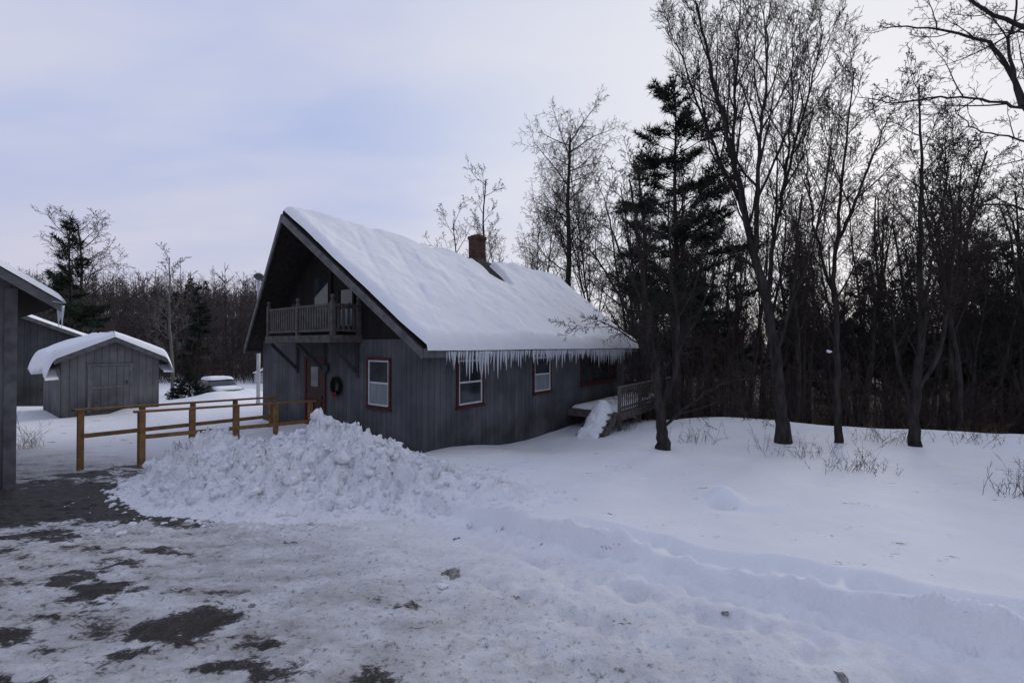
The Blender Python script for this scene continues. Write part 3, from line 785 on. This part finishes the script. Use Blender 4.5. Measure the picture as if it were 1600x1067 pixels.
def tube(pts, rad, k=10):
    pts = np.array(pts, float); rad = np.array(rad, float)
    T = np.gradient(pts, axis=0); T /= np.linalg.norm(T, axis=1, keepdims=True)+1e-9
    a = np.array([1., 0, 0]); rows = []
    an = np.arange(k)*2*np.pi/k
    for i in range(len(pts)):
        a = a-T[i]*a.dot(T[i]); a /= np.linalg.norm(a)+1e-9
        b = np.cross(T[i], a)
        rows.append(pts[i]+rad[i]*(np.cos(an)[:, None]*a+np.sin(an)[:, None]*b))
    v = np.concatenate(rows); n = len(pts)
    i = np.arange(n-1)[:, None]*k; j = np.arange(k)[None]; jj = (j+1) % k
    f = np.stack([i+j, i+jj, i+k+jj, i+k+j], -1).reshape(-1, 4)
    return v, f
def resample(pts, n):
    P = np.array(pts, float); P = np.vstack([2*P[0]-P[1], P, 2*P[-1]-P[-2]])
    out = []; m_ = len(pts)-1
    for i in range(n+1):
        u = i/n*m_; k = min(int(u), m_-1); t = u-k
        p0, p1, p2, p3 = P[k], P[k+1], P[k+2], P[k+3]
        out.append(.5*((2*p1)+(-p0+p2)*t+(2*p0-5*p1+4*p2-p3)*t*t+(-p0+3*p1-3*p2+p3)*t**3))
    return np.array(out)

def side_dir(d, ang, az):
    a = d.orthogonal().normalized(); b = d.cross(a)
    return (d*math.cos(ang)+(a*math.cos(az)+b*math.sin(az))*math.sin(ang)).normalized()
def grow(out, rg, p, d, L, r, lev, S):
    n = S['n'][lev]; st = L/n; wg = S['wig'][lev]; up = S['up'][lev]
    pts = [p.copy()]; rad = [r]; ds = [d]
    for i in range(n):
        d = (d+Vector((rg.gauss(0, wg), rg.gauss(0, wg), rg.gauss(0, wg)+up))).normalized()
        p = p+d*st; pts.append(p); ds.append(d)
        rad.append(max(S['rmin'], r*(1-.78*(i+1)/n)))
    out.append((lev, pts, rad))
    if lev+1 < S['levels']:
        spawn(out, rg, pts, rad, ds, L, lev, S, S['k'][lev])
def spawn(out, rg, pts, rad, ds, L, lev, S, k, start=None, Lc=None):
    start = S['start'][lev] if start is None else start
    n = len(pts)-1; az = rg.uniform(0, 6.28)
    for j in range(k):
        t = start+(1-start)*(j+rg.uniform(.1, .9))/k
        u = min(t*n, n-1e-3); i = int(u); fr = u-i
        p = pts[i].lerp(pts[i+1], fr); d = ds[min(i+1, n)]
        az += 2.4+rg.uniform(-.5, .5)
        cd = side_dir(d, math.radians(S['ang'][lev])*rg.uniform(.7, 1.3), az)
        cl = (Lc if Lc else L*S['ratio'][lev])*(1-S['tap'][lev]*t)*rg.uniform(.6, 1.25)
        r0 = max(S['rmin'], min(rad[i]*.62, cl*S['rr']))
        grow(out, rg, p, cd, cl, r0, lev+1, S)
def crownmesh(out, lo=1):
    parts = []
    for k, levs in ((6, (1,)), (4, (2,)), (3, (3, 4, 5))):
        A = []; B = []; RA = []; RB = []
        for lev, pts, rad in out:
            if lev in levs and lev >= lo:
                for i in range(len(pts)-1):
                    A.append(pts[i][:]); B.append(pts[i+1][:]); RA.append(rad[i]); RB.append(rad[i+1])
        if A: parts.append(segmesh(np.array(A), np.array(B), np.array(RA), np.array(RB), k))
    return cat(parts)

SPEC_UP = dict(levels=5, n=[14, 6, 4, 3, 2], wig=[.05, .10, .13, .17, .2], up=[.06, .10, .06, .03, .01], k=[16, 7, 5, 4], start=[.3, .2, .15, .1],
               ang=[38, 36, 40, 42], ratio=[.36, .45, .5, .55], tap=[.5, .4, .35, .3], rr=.013, rmin=.0055)
def spec(**kw):
    s = dict(SPEC_UP); s.update(kw); return s

def guided_tree(name, label, cat_, limbs, seed, S, dens=1.8, Lc=2.2, mat='bark', twig='bark2', group=None):
    rg = random.Random(seed)
    base = limbs[0][0][0]
    root = empty(name, (base[0], base[1], gz(base[0], base[1])), label, cat_, group)
    off = np.array(root.location)
    tb = []; out = []
    for li, (pts, r0, r1, st) in enumerate(limbs):
        n = max(8, len(pts)*4)
        P = resample(pts, n)-off
        P[1:] += np.array([[rg.gauss(0, .018), rg.gauss(0, .018), 0] for _ in range(n)])
        t = np.linspace(0, 1, n+1); R = r0+(r1-r0)*t**.8
        if li == 0:
            R = R*(1+.55*np.exp(-t*n/1.6)); P[0, 2] -= .25
        tb.append(tube(P, R, 10 if li == 0 else 8))
        pv = [Vector(p) for p in P]; ds = [(pv[min(i+1, n)]-pv[max(i-1, 0)]).normalized() for i in range(n+1)]
        L = sum((pv[i+1]-pv[i]).length for i in range(n))
        spawn(out, rg, pv, list(R), ds, L, 0, S, max(3, int(L*(1-st)*dens)), st, Lc)
    V, f = cat(tb); mk('trunk', V, f, MT[mat], root, True)
    V, f = crownmesh(out); mk('crown', V, f, MT[twig], root, True)
    return root
def PT(d, *pp):
    return [at(x, y, d+(q[0] if q else 0)) for x, y, *q in pp]

guided_tree('crooked_tree', 'crooked dark tree nearest the house deck, its trunk standing alone in snow', 'tree', [
    (PT(10.3, (1037,706), (1034,670), (1028,620), (1023,565), (1014,510), (1006,450), (999,400), (992,340), (985,280)), .15, .02, .30),
    (PT(10.3, (1030,640), (1052,590,-.2), (1058,520,-.3), (1052,440,-.4), (1046,370,-.5), (1048,300,-.5)), .085, .015, .25),
    (PT(10.3, (1020,545), (985,490,.3), (955,440,.5), (930,400,.7), (905,370,.8)), .05, .012, .15),
    (PT(10.3, (1034,668), (1062,645,-.3), (1095,618,-.5), (1135,598,-.6), (1190,590,-.7)), .04, .010, .2),
    (PT(10.3, (1012,500), (990,440,-.5), (960,370,-.8), (945,310,-1)), .045, .010, .2),
    (PT(10.3, (1026,590), (1065,540,.3), (1100,470,.6), (1120,400,.7)), .04, .010, .2),
    (PT(10.3, (1024,580), (1000,540,-.3), (965,515,-.5), (935,500,-.6)), .03, .008, .2),
    ], 11, spec(k=[0, 7, 5, 4], ang=[48, 45, 45, 45], up=[0, .05, .03, .0, -.01], rmin=.0044), 3.3, 1.8)
guided_tree('tall_maple', 'tallest bare tree, fanning upward to the top edge right of the pine', 'tree', [
    (PT(11.0, (1226,701), (1219,640), (1212,560), (1197,470), (1178,395), (1165,330), (1148,255), (1128,170), (1110,90), (1090,0)), .165, .02, .3),
    (PT(11.0, (1200,480), (1206,400,.4), (1222,310,.8), (1248,210,1.0), (1275,110,1.2), (1290,40,1.3)), .07, .012, .2),
    (PT(11.0, (1180,400), (1184,300,-.4), (1192,200,-.6), (1200,100,-.8), (1205,0,-.9)), .07, .012, .2),
    (PT(11.0, (1165,330), (1130,260,.6), (1095,170,.9), (1068,90,1.1), (1050,50,1.2)), .055, .010, .2),
    (PT(11.0, (1212,560), (1235,480,-.5), (1265,400,-.8), (1290,300,-1), (1300,200,-1.1)), .05, .010, .25),
    (PT(11.0, (1148,255), (1150,160,.3), (1155,70,.5), (1160,-10,.6)), .05, .012, .1),
    (PT(11.0, (1222,310,.8), (1235,220,.5), (1240,130,.3), (1243,50,.2)), .035, .010, .1),
    ], 12, spec(k=[0, 8, 5, 4], ang=[28, 30, 34, 40], up=[0, .18, .12, .06, .02], rmin=.0044), 3.1, 2.8)
t3 = guided_tree('forked_tree', 'slim bare forked tree between the tallest tree and the spreading one', 'tree', [
    (PT(10.8, (1311,711), (1308,650), (1307,560), (1304,460), (1308,380), (1316,300), (1326,210), (1336,110)), .09, .012, .3),
    (PT(10.8, (1304,470), (1282,390,.4), (1268,310,.6), (1262,230,.8)), .045, .010, .2),
    (PT(10.8, (1307,390), (1340,310,-.4), (1368,240,-.6), (1390,180,-.8)), .045, .010, .2),
    ], 13, spec(k=[0, 8, 5, 4], ang=[36, 36, 40, 40], rmin=.0044), 3.1, 2.0)
x, y, z = at(1295, 549, 10.75)
o = mk('snow_clump', lump(np.random.RandomState(8), .06, .7), ico_f, MT['snow'], t3, True); o.location = (x-t3.location.x, y-t3.location.y, z-t3.location.z)
guided_tree('spreading_tree', 'bare tree with swollen base and several stems, rightmost trunk on the open snow', 'tree', [
    (PT(10.4, (1430,721), (1427,665), (1432,600), (1440,520), (1438,430), (1441,330), (1443,240), (1440,130)), .13, .015, .3),
    (PT(10.4, (1428,650), (1408,580,.3), (1392,490,.5), (1378,400,.7), (1372,310,.8)), .055, .010, .3),
    (PT(10.4, (1433,610), (1468,540,-.3), (1486,440,-.5), (1496,340,-.6), (1510,240,-.8)), .055, .010, .3),
    (PT(10.4, (1440,500), (1460,400,.5), (1478,300,.8), (1482,210,1)), .045, .010, .2),
    ], 14, spec(k=[0, 8, 5, 4], ang=[38, 38, 40, 40], rmin=.0044), 3.0, 1.9)
guided_tree('overhanging_tree', 'dark limbs of a tree reaching in from the right edge of the photo', 'tree', [
    (PT(6.6, (1760,860), (1755,700), (1745,500), (1735,300), (1720,100), (1700,-100)), .2, .08, .5),
    (PT(6.6, (1738,330), (1660,220,.2), (1605,160,.3), (1575,100,.4), (1540,60,.5), (1460,42,.6), (1385,40,.7)), .06, .008, .3),
    (PT(6.6, (1745,480), (1680,380,.2), (1600,325,.4), (1510,322,.6), (1440,352,.8)), .035, .006, .3),
    (PT(6.6, (1735,290), (1640,190,-.2), (1560,158,-.1), (1480,150,0), (1400,158,.1), (1340,150,.2)), .03, .005, .25),
    (PT(6.6, (1722,120), (1640,60,.2), (1560,20,.4), (1490,-20,.6), (1440,-60,.8)), .05, .01, .2),
    (PT(6.6, (1600,165), (1585,90,.3), (1592,20,.3), (1600,-50,.3)), .03, .008, .2),
    (PT(6.6, (1745,560), (1660,400,.5), (1580,380,.8), (1500,400,1.2)), .025, .006, .3),
    (PT(6.6, (1738,260), (1650,230,.3), (1590,215,.5), (1530,200,.7), (1490,170,.8)), .025, .006, .2),
    ], 15, spec(k=[0, 6, 5, 3], ang=[45, 45, 45, 45], up=[0, .05, .03, 0.01, 0], rmin=.003), 3.0, 1.15)

def bare_tree(name, label, cat_, loc, H, r, seed, S, mat='bark', twig='bark2', group=None, lean=(0, 0)):
    rg = random.Random(seed); out = []
    root = empty(name, loc, label, cat_, group)
    grow(out, rg, Vector((0, 0, -.3)), Vector((lean[0], lean[1], 1)).normalized(), H, r, 0, S)
    t0 = [o for o in out if o[0] == 0][0]
    V, f = tube([p[:] for p in t0[1]], t0[2], 8); mk('trunk', V, f, MT[mat], root, True)
    V, f = crownmesh(out); mk('crown', V, f, MT[twig], root, True)
    return root
def copy_tree(src, loc, rz, sc, label=None, group=None):
    c = src.copy(); COL.objects.link(c); c.location = loc; c.rotation_euler = (0, 0, rz); c.scale = (sc[0], sc[0], sc[1])
    if label: c['label'] = label
    if group: c['group'] = group
    for ch in src.children:
        k = ch.copy(); COL.objects.link(k); k.parent = c
    return c
def on(px, d):
    x = (px-800)/F*d; return (x, d, gz(x, d))
def topH(loc, py): return EYE-(py-HY)/F*loc[1]-loc[2]

l = on(885, 27)
bare_tree('bushy_tree', 'bushy bare tree standing up behind the far end of the roof', 'tree', l, topH(l, 185), .26, 21,
          spec(k=[34, 9, 6, 4], start=[.45, .15, .1, .1], ang=[55, 50, 50, 50], ratio=[.25, .5, .5, .55], up=[.05, .06, 0, -.03, -.04], tap=[.3, .4, .4, .3], rmin=.0075), lean=(.02, 0))
l = on(772, 27)
bare_tree('sparse_tree', 'sparse bare tree with few branches rising behind the brick chimney', 'tree', l, topH(l, 270), .13, 22,
          spec(k=[11, 6, 5, 4], start=[.5, .25, .2, .1], ang=[45, 40, 45, 45], ratio=[.22, .45, .5, .5], rmin=.0075), lean=(-.02, 0))
l = on(722, 26)
bare_tree('broken_tree', 'leaning bare tree with long left branches left of the chimney', 'tree', l, topH(l, 345), .10, 23,
          spec(k=[10, 6, 5, 4], start=[.5, .3, .2, .1], ang=[60, 45, 45, 45], ratio=[.36, .45, .5, .5], rmin=.0075), lean=(-.10, 0))
for i, (px, d, top, lab) in enumerate(((815, 30, 340, 'thin bare tree directly left of the bushy tree behind the roof'), (840, 33, 305, 'twiggy bare tree against the left side of the bushy tree'), (935, 30, 270, 'thin bare tree in the gap between bushy tree and pine'),
                                  (795, 36, 360, 'low thin bare tree just right of the sparse tree'), (955, 26, 330, 'dense low bare tree just left of the big pine'))):
    l = on(px, d)
    bare_tree('thin_tree', lab, 'tree', l, topH(l, top), .10, 31+i, spec(k=[18, 7, 5, 4], rmin=.0072, ang=[35, 36, 40, 40]))
l = on(270, 30)
bare_tree('birch_tree', 'pale slender bare tree standing alone between shed and house', 'tree', l, topH(l, 395), .12, 41, spec(k=[22, 7, 5, 3], start=[.3, .2, .1, .1], ang=[48, 40, 40, 40], ratio=[.2, .45, .5, .5], rmin=.008), 'bark3', 'bark3')
l = on(125, 33)
bare_tree('round_tree', 'bare round topped tree directly behind the left pine', 'tree', l, topH(l, 345), .18, 42, spec(k=[24, 8, 6, 4], start=[.45, .2, .1, .1], ang=[50, 42, 40, 40], ratio=[.32, .45, .5, .5], rmin=.008))

def conifer(name, label, cat_, loc, H, prof, seed, start=.15, mat='pine', spacing=.38, nb=5, tl=.2, tw=.016, per=6, droop=0., gap=0., group=None, lean=0, t0=.25):
    rs = np.random.RandomState(seed)
    root = empty(name, loc, label, cat_, group)
    r0 = H*.012+.03
    tz = np.linspace(-.3, H, 14); tp = np.stack([lean*(tz/H)**2*H+.03*np.sin(tz*1.3), .03*np.cos(tz), tz], -1)
    tb = [tube(tp, np.linspace(r0, .015, 14), 8)]
    A = []; B = []; RA = []; RB = []; TB = []; TD = []
    z = H*start
    while z < H*.985:
        u = z/H
        for j in range(nb):
            if rs.rand() < gap: continue
            az = rs.uniform(0, 6.28); L = max(.15, prof(u)*rs.uniform(.4, 1.25))
            zz = z+rs.uniform(-.5, .5)*spacing
            x0 = np.interp(zz, tz, tp[:, 0]); y0 = np.interp(zz, tz, tp[:, 1])
            el = (.10+.8*u**4-droop)+rs.normal(0, .17)
            p = np.array([x0, y0, zz]); n = 6
            dirv = np.array([math.cos(az)*math.cos(el), math.sin(az)*math.cos(el), math.sin(el)])
            pts = [p]
            for i in range(n):
                dirv = dirv+np.array([rs.normal(0, .08), rs.normal(0, .08), .035+rs.normal(0, .06)]); dirv /= np.linalg.norm(dirv)
                p = p+dirv*L/n; pts.append(p)
            for i in range(n):
                A.append(pts[i]); B.append(pts[i+1]); RA.append(.006+L*.010*(1-i/n)); RB.append(.006+L*.010*(1-(i+1)/n))
            ns = max(3, int(L/.12))
            for q in range(ns):
                t = t0+(1-t0)*(q+rs.rand())/ns
                i = min(int(t*n), n-1); b = pts[i]+(pts[i+1]-pts[i])*(t*n-i)
                for sd in (-1, 1):
                    sl = min(1.0, L*.34)*(1.2-t)*rs.uniform(.5, 1.2)+.06
                    hd = np.cross(dirv, [0, 0, 1])*sd+dirv*.8+np.array([0, 0, rs.normal(.12, .28)]); hd /= np.linalg.norm(hd)
                    nn = max(1, int(sl/.12))
                    for w in range(nn):
                        TB.append(b+hd*sl*(w+.6)/nn); TD.append(hd)
                    if sl > .25: A.append(b); B.append(b+hd*sl); RA.append(.006); RB.append(.004)
        z += spacing*rs.uniform(.7, 1.3)
    tb.append(segmesh(np.array(A), np.array(B), np.array(RA), np.array(RB), 3))
    V, f = cat(tb); mk('trunk', V, f, MT['bark'], root, True)
    V, f = tufts(np.array(TB), np.array(TD), tl, tw, per, rs, .7); mk('crown', V, f, MT[mat], root)
    return root
l = on(1056, 15.5)
def prof_wp(u):
    return 2.75*min(1.0, 1.85*(1-u)**.6)*(.6+.4*math.sin(u*21+1)**2)
conifer('white_pine', 'tall dark pine with ragged layered boughs right of the house roof', 'pine', l, topH(l, 130), prof_wp, 57, .27, 'pine', .33, 5, .25, .0165, 7, 0, .16, t0=.38)
l = on(108, 25)
conifer('left_pine', 'dark pine standing behind the small shed at left', 'pine', l, topH(l, 345), lambda u: 2.6*(1-u)**.65*(.5+.5*math.sin(u*17)**2)+.1, 52, .25, 'pine', .42, 5, .3, .028, 6, .05, .15)
l = on(311, 44)
conifer('far_spruce', 'pointed dark spruce on the wooded hill beyond the birch', 'spruce', l, topH(l, 443), lambda u: 2.0*(1-u)**.9+.1, 53, .05, 'pine', .5, 5, .4, .05, 4, .2, .2)
l = on(296, 24)
se = conifer('small_evergreen', 'low bushy young evergreen beside the parked car', 'evergreen', l, 1.3, lambda u: .85*(1-u)**.6+.1, 54, .05, 'pine2', .14, 7, .16, .018, 6)
copy_tree(se, on(278, 25.5), 2, (.75, .75), 'smaller young evergreen just left of the low bushy one')
EL = 'dark evergreen among the bare trees of the right hand wood'; EG = 'evergreens in the right hand wood'
pB = [conifer('wood_conifer', EL, 'evergreen', on(1315, 27), 8.6, lambda u: 2.6*(1-u)**.7*(.5+.5*math.sin(u*15)**2)+.1, 55, .3, 'pine', .5, 5, .3, .030, 5, .05, .3, EG),
      conifer('wood_conifer', EL, 'evergreen', on(1395, 24), 9.2, lambda u: 2.9*(1-u)**.6*(.4+.6*math.sin(u*13)**2)+.1, 56, .35, 'pine', .55, 5, .3, .030, 5, 0, .35, EG)]
rg = random.Random(6)
for i, (px, d, top) in enumerate(((1500, 26, 405), (1575, 23, 385), (1150, 30, 400), (1235, 34, 420), (1545, 38, 380), (1090, 34, 430), (1350, 40, 410), (1640, 28, 370), (1000, 38, 450), (1425, 29, 420))):
    l = on(px, d); hh = topH(l, top)
    src = pB[i % 2]; s = hh/(8.6 if i % 2 == 0 else 9.2)
    copy_tree(src, l, rg.uniform(0, 6), (s*rg.uniform(.85, 1.1), s))

WL = 'slender bare tree among many in the dark wood right of the house'; WG = 'bare trees of the right hand wood'
protos = []
PH = [10, 11, 9, 12, 8]
for i in range(5):
    l = on(1120+i*70, 19+i*1.5)
    protos.append(bare_tree('wood_tree', WL, 'tree', l, PH[i], .105+.012*i, 61+i,
                  spec(k=[18, 7, 5, 4], start=[.35, .2, .15, .1], ang=[40, 38, 40, 40], ratio=[.26, .45, .5, .5], rmin=.0065, up=[.06, .12, .06, .03, 0]), group=WG))
for i in range(96):
    px = rg.uniform(985, 1720); d = 14.5+28*rg.random()**1.2
    x = (px-800)/F*d
    if d-(14.3-.38*(x-5)) < 1.0: d += 3
    l = on(px, d); j = rg.randrange(5); top = rg.uniform(225, 440)
    s = max(.5, min(1.45, topH(l, top)/PH[j]))
    copy_tree(protos[j], l, rg.uniform(0, 6.28), (s*rg.uniform(.75, 1.05), s))

def woods(name, ename, label, elabel, n, xr, yr, seed, hr=(6, 11), tw=.03, evergreen=.1, tr=.009):
    rs = np.random.RandomState(seed)
    x = rs.uniform(*xr, n); y = yr[0]+(yr[1]-yr[0])*rs.rand(n)**1.1
    keep = (x/y > -1.3) & (x/y < 1.35); x = x[keep]; y = y[keep]; n = len(x)
    z = ground(x, y); h = rs.uniform(*hr, n)*rs.uniform(.7, 1.1, n)
    base = np.stack([x, y, z-.3], -1)
    lean = rs.normal(0, .07, (n, 2))
    top = base+np.stack([lean[:, 0]*h, lean[:, 1]*h, h], -1)
    A = [base]; B = [top]; RA = [h*tr]; RB = [h*.001+.008]
    nb = 20
    t = rs.uniform(.15, .97, (n, nb)); az = rs.uniform(0, 6.28, (n, nb)); L = h[:, None]*.32*(1.15-t)*rs.uniform(.5, 1.2, (n, nb))
    p = base[:, None]+(top-base)[:, None]*t[..., None]
    dv = np.stack([np.cos(az)*.7, np.sin(az)*.7, np.full(az.shape, .65)], -1)
    e = p+dv*L[..., None]
    A.append(p.reshape(-1, 3)); B.append(e.reshape(-1, 3)); RA.append(np.full(n*nb, tw)); RB.append(np.full(n*nb, tw*.5))
    for q in range(3):
        tt = rs.uniform(.2, 1, (n, nb)); p2 = p+(e-p)*tt[..., None]
        dv2 = dv+rs.normal(0, .55, dv.shape); e2 = p2+dv2*(L*.55*rs.uniform(.5, 1.1, L.shape))[..., None]
        A.append(p2.reshape(-1, 3)); B.append(e2.reshape(-1, 3)); RA.append(np.full(n*nb, tw*.6)); RB.append(np.full(n*nb, tw*.35))
    V, f = segmesh(np.concatenate(A), np.concatenate(B), np.concatenate(RA), np.concatenate(RB), 3)
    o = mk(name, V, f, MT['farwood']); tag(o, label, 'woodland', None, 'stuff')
    m_ = int(n*evergreen)
    x = rs.uniform(*xr, m_); y = rs.uniform(yr[0]+12, yr[1], m_); z = ground(x, y); h = rs.uniform(hr[0]*.6, hr[1]*.95, m_)
    k = 260; u = rs.rand(m_, k)**.8; az = rs.uniform(0, 6.28, (m_, k)); R = (1-u)**.8*h[:, None]*.24*rs.uniform(.35, 1.1, (m_, k))*(.6+.4*np.sin(u*25+x[:, None])**2)
    Bp = np.stack([x[:, None]+R*np.cos(az), y[:, None]+R*np.sin(az), z[:, None]+h[:, None]*(.08+.92*u)], -1).reshape(-1, 3)
    Dp = np.stack([np.cos(az), np.sin(az), np.full(az.shape, -.1)], -1).reshape(-1, 3)
    V, f = tufts(Bp, Dp, .75, .11, 3, rs)
    o = mk(ename, V, f, MT['pine']); tag(o, elabel, 'woodland', None, 'stuff')
woods('hill_wood', 'hill_evergreens', 'distant wood of bare trees covering the hill left of the house', 'scattered distant evergreens on the hill left of the house', 1900, (-150, -8), (46, 135), 71, (8, 13), tw=.040, evergreen=.018, tr=.007)
woods('distant_wood', 'distant_evergreens', 'distant wood of bare trees filling the hill right of the house', 'distant evergreens filling the hill right of the house', 1150, (0, 120), (36, 100), 72, (7, 11), tw=.032, evergreen=.09)

def brush(name, label, n, pos, hr, seed, rad, mat, cat_='undergrowth'):
    rs = np.random.RandomState(seed)
    x, y = pos(rs, n); z = ground(x, y)-.05; h = rs.uniform(*hr, n)
    b = np.stack([x, y, z], -1); d0 = np.stack([rs.normal(0, .3, n), rs.normal(0, .3, n), np.ones(n)], -1)
    m1 = b+d0*h[:, None]*.5; d1_ = d0+rs.normal(0, .3, (n, 3)); e = m1+d1_*h[:, None]*.5
    A = [b, m1]; B = [m1, e]; R = [np.full(n, rad), np.full(n, rad*.7)]
    for q in range(6):
        t = rs.uniform(.1, 1, (n, 1)); p = m1+(e-m1)*t if q % 2 else b+(m1-b)*(.4+.6*t)
        A.append(p); B.append(p+(d1_+rs.normal(0, .8, (n, 3)))*h[:, None]*.28); R.append(np.full(n, rad*.5))
    A = np.concatenate(A); B = np.concatenate(B); R = np.concatenate(R)
    V, f = segmesh(A, B, R, R*.6, 3)
    o = mk(name, V, f, MT[mat]); return tag(o, label, cat_, None, 'stuff')
def p_wood(rs, n):
    px = rs.uniform(960, 1760, n); d = 15+26*rs.rand(n)**1.1; x = (px-800)/F*d
    y = d; s = y-(14.3-.38*(x-5)); y = np.where(s < 1.2, y+rs.uniform(2, 5, n), y)
    return x, y
brush('undergrowth', 'tangled dark undergrowth filling the floor of the right hand wood', 3800, p_wood, (.6, 3.0), 81, .010, 'brush')
def p_left(rs, n):
    return rs.uniform(-60, -10, n), rs.uniform(40, 52, n)
brush('hedge_scrub', 'brown scrub along the foot of the left hill', 2200, p_left, (.8, 3.6), 82, .024, 'brush')

def shrub(px, py, h, spread, n, seed, label, mat='brush'):
    x0, y0 = pix(px, py); rs = np.random.RandomState(seed)
    z0 = gz(x0, y0)
    A = []; B = []; R = []
    for i in range(n):
        bx, by = rs.normal(0, spread*.45), rs.normal(0, spread*.3)
        b = np.array([bx, by, gz(x0+bx, y0+by)-z0-.03]); hh = h*rs.uniform(.3, 1.1); d = np.array([rs.normal(0, .4), rs.normal(0, .4), 1.])
        p = b
        for q in range(3):
            e = p+d*hh/3; A.append(p); B.append(e); R.append(.0042*(1-q*.25))
            for w in range(2):
                dd = d+rs.normal(0, .6, 3); A.append(e); B.append(e+dd*hh*.2); R.append(.0024)
            d = d+rs.normal(0, .25, 3); p = e
    R = np.array(R); V, f = segmesh(np.array(A), np.array(B), R, R*.7, 3)
    o = mk('dry_shrub', V, f, MT[mat]); o.location = (x0, y0, z0); tag(o, label, 'shrub')
shrub(1085, 690, .42, .7, 34, 1, 'dry twiggy shrub right beside the crooked tree trunk')
shrub(1258, 712, .36, .7, 36, 2, 'dry shrub between the tallest and the forked tree trunks')
shrub(1340, 735, .4, .7, 40, 3, 'dry shrub in front and right of the forked tree')
shrub(1192, 705, .7, .12, 6, 4, 'single thin upright sapling left of the tallest tree')
shrub(1597, 775, .45, .4, 26, 5, 'dry brush at the right edge of the snow')
shrub(1385, 690, .4, .9, 50, 6, 'brown dead brush behind the spreading tree', 'straw')
shrub(1520, 690, .4, .9, 40, 7, 'brown dead brush at the far right crest', 'straw')
shrub(45, 700, .6, .35, 26, 8, 'tan dry weeds beside the garage corner', 'straw')
shrub(975, 672, .5, .4, 26, 9, 'thin weeds at the foot of the deck')

# ---------------------------------------------------------------- world, sun, camera
w = bpy.data.worlds.new('World'); SC.world = w; w.use_nodes = True
nt = w.node_tree; nt.nodes.clear()
SUN_AZ = math.radians(38); SUN_EL = math.radians(20)
sky = N(nt, 'ShaderNodeTexSky', sky_type='NISHITA')
sky.sun_disc = False; sky.sun_elevation = SUN_EL; sky.sun_rotation = SUN_AZ; sky.dust_density = 1.0
bg1 = N(nt, 'ShaderNodeBackground', {'Color': sky.outputs[0], 'Strength': .05})
tc = N(nt, 'ShaderNodeTexCoord').outputs['Generated']
sp = N(nt, 'ShaderNodeSeparateXYZ', {0: tc})
zc = M(nt, 'ADD', M(nt, 'MAXIMUM', sp.outputs[2], 0.0), .25)
pl = N(nt, 'ShaderNodeCombineXYZ', {0: M(nt, 'DIVIDE', sp.outputs[0], zc), 1: M(nt, 'DIVIDE', sp.outputs[1], zc)}).outputs[0]
n1 = noi(nt, N(nt, 'ShaderNodeMapping', {'Vector': pl, 'Scale': (.8, 1.2, 1), 'Rotation': (0, 0, .6), 'Location': (3.1, 1.2, 0)}).outputs[0], 1.0, 4, .5)
n2 = noi(nt, N(nt, 'ShaderNodeMapping', {'Vector': pl, 'Scale': (.5, 2.0, 1), 'Rotation': (0, 0, -.9), 'Location': (7, 4, 0)}).outputs[0], 1.2, 4, .55)
cl = M(nt, 'ADD', M(nt, 'MULTIPLY', n1, .6), M(nt, 'MULTIPLY', n2, .4))
sd = (math.sin(SUN_AZ)*math.cos(SUN_EL), math.cos(SUN_AZ)*math.cos(SUN_EL), math.sin(SUN_EL))
dot = N(nt, 'ShaderNodeVectorMath', {0: tc, 1: sd}, operation='DOT_PRODUCT').outputs['Value']
col = MIX(nt, MR(nt, cl, .38, .64, 0, 1, True), (.40, .475, .725), (.585, .60, .735))
hz = MR(nt, sp.outputs[2], 0.0, .42, 1, 0, True)
col = MIX(nt, M(nt, 'MULTIPLY', hz, .75), col, (.62, .585, .655))
col = MIX(nt, MR(nt, dot, .50, 1.05, 0, .9, True), col, (.79, .79, .82))
col = MIX(nt, MR(nt, sp.outputs[1], -.7, .3, .34, 0, True), col, (.15, .17, .24))
bg2 = N(nt, 'ShaderNodeBackground', {'Color': col, 'Strength': 1.16})
mx = N(nt, 'ShaderNodeMixShader', {0: .90})
nt.links.new(bg1.outputs[0], mx.inputs[1]); nt.links.new(bg2.outputs[0], mx.inputs[2])
out = N(nt, 'ShaderNodeOutputWorld'); nt.links.new(mx.outputs[0], out.inputs[0])

sl = bpy.data.lights.new('sun', 'SUN'); sl.energy = 1.5; sl.angle = math.radians(14); sl.color = (1, .94, .86)
so = bpy.data.objects.new('sun', sl); link(so)
so.rotation_euler = (-Vector(sd)).to_track_quat('-Z', 'Y').to_euler()

cam = bpy.data.cameras.new('camera'); cam.lens = F/1600*36; cam.sensor_width = 36; cam.clip_end = 3000; cam.clip_start = .05
co = bpy.data.objects.new('camera', cam); link(co)
co.location = (0, 0, EYE); co.rotation_euler = (math.radians(90+math.degrees(math.atan((HY-533.5)/F))), 0, 0)
SC.camera = co
SC.view_settings.view_transform = 'Standard'; SC.view_settings.look = 'None'; SC.view_settings.exposure = 0
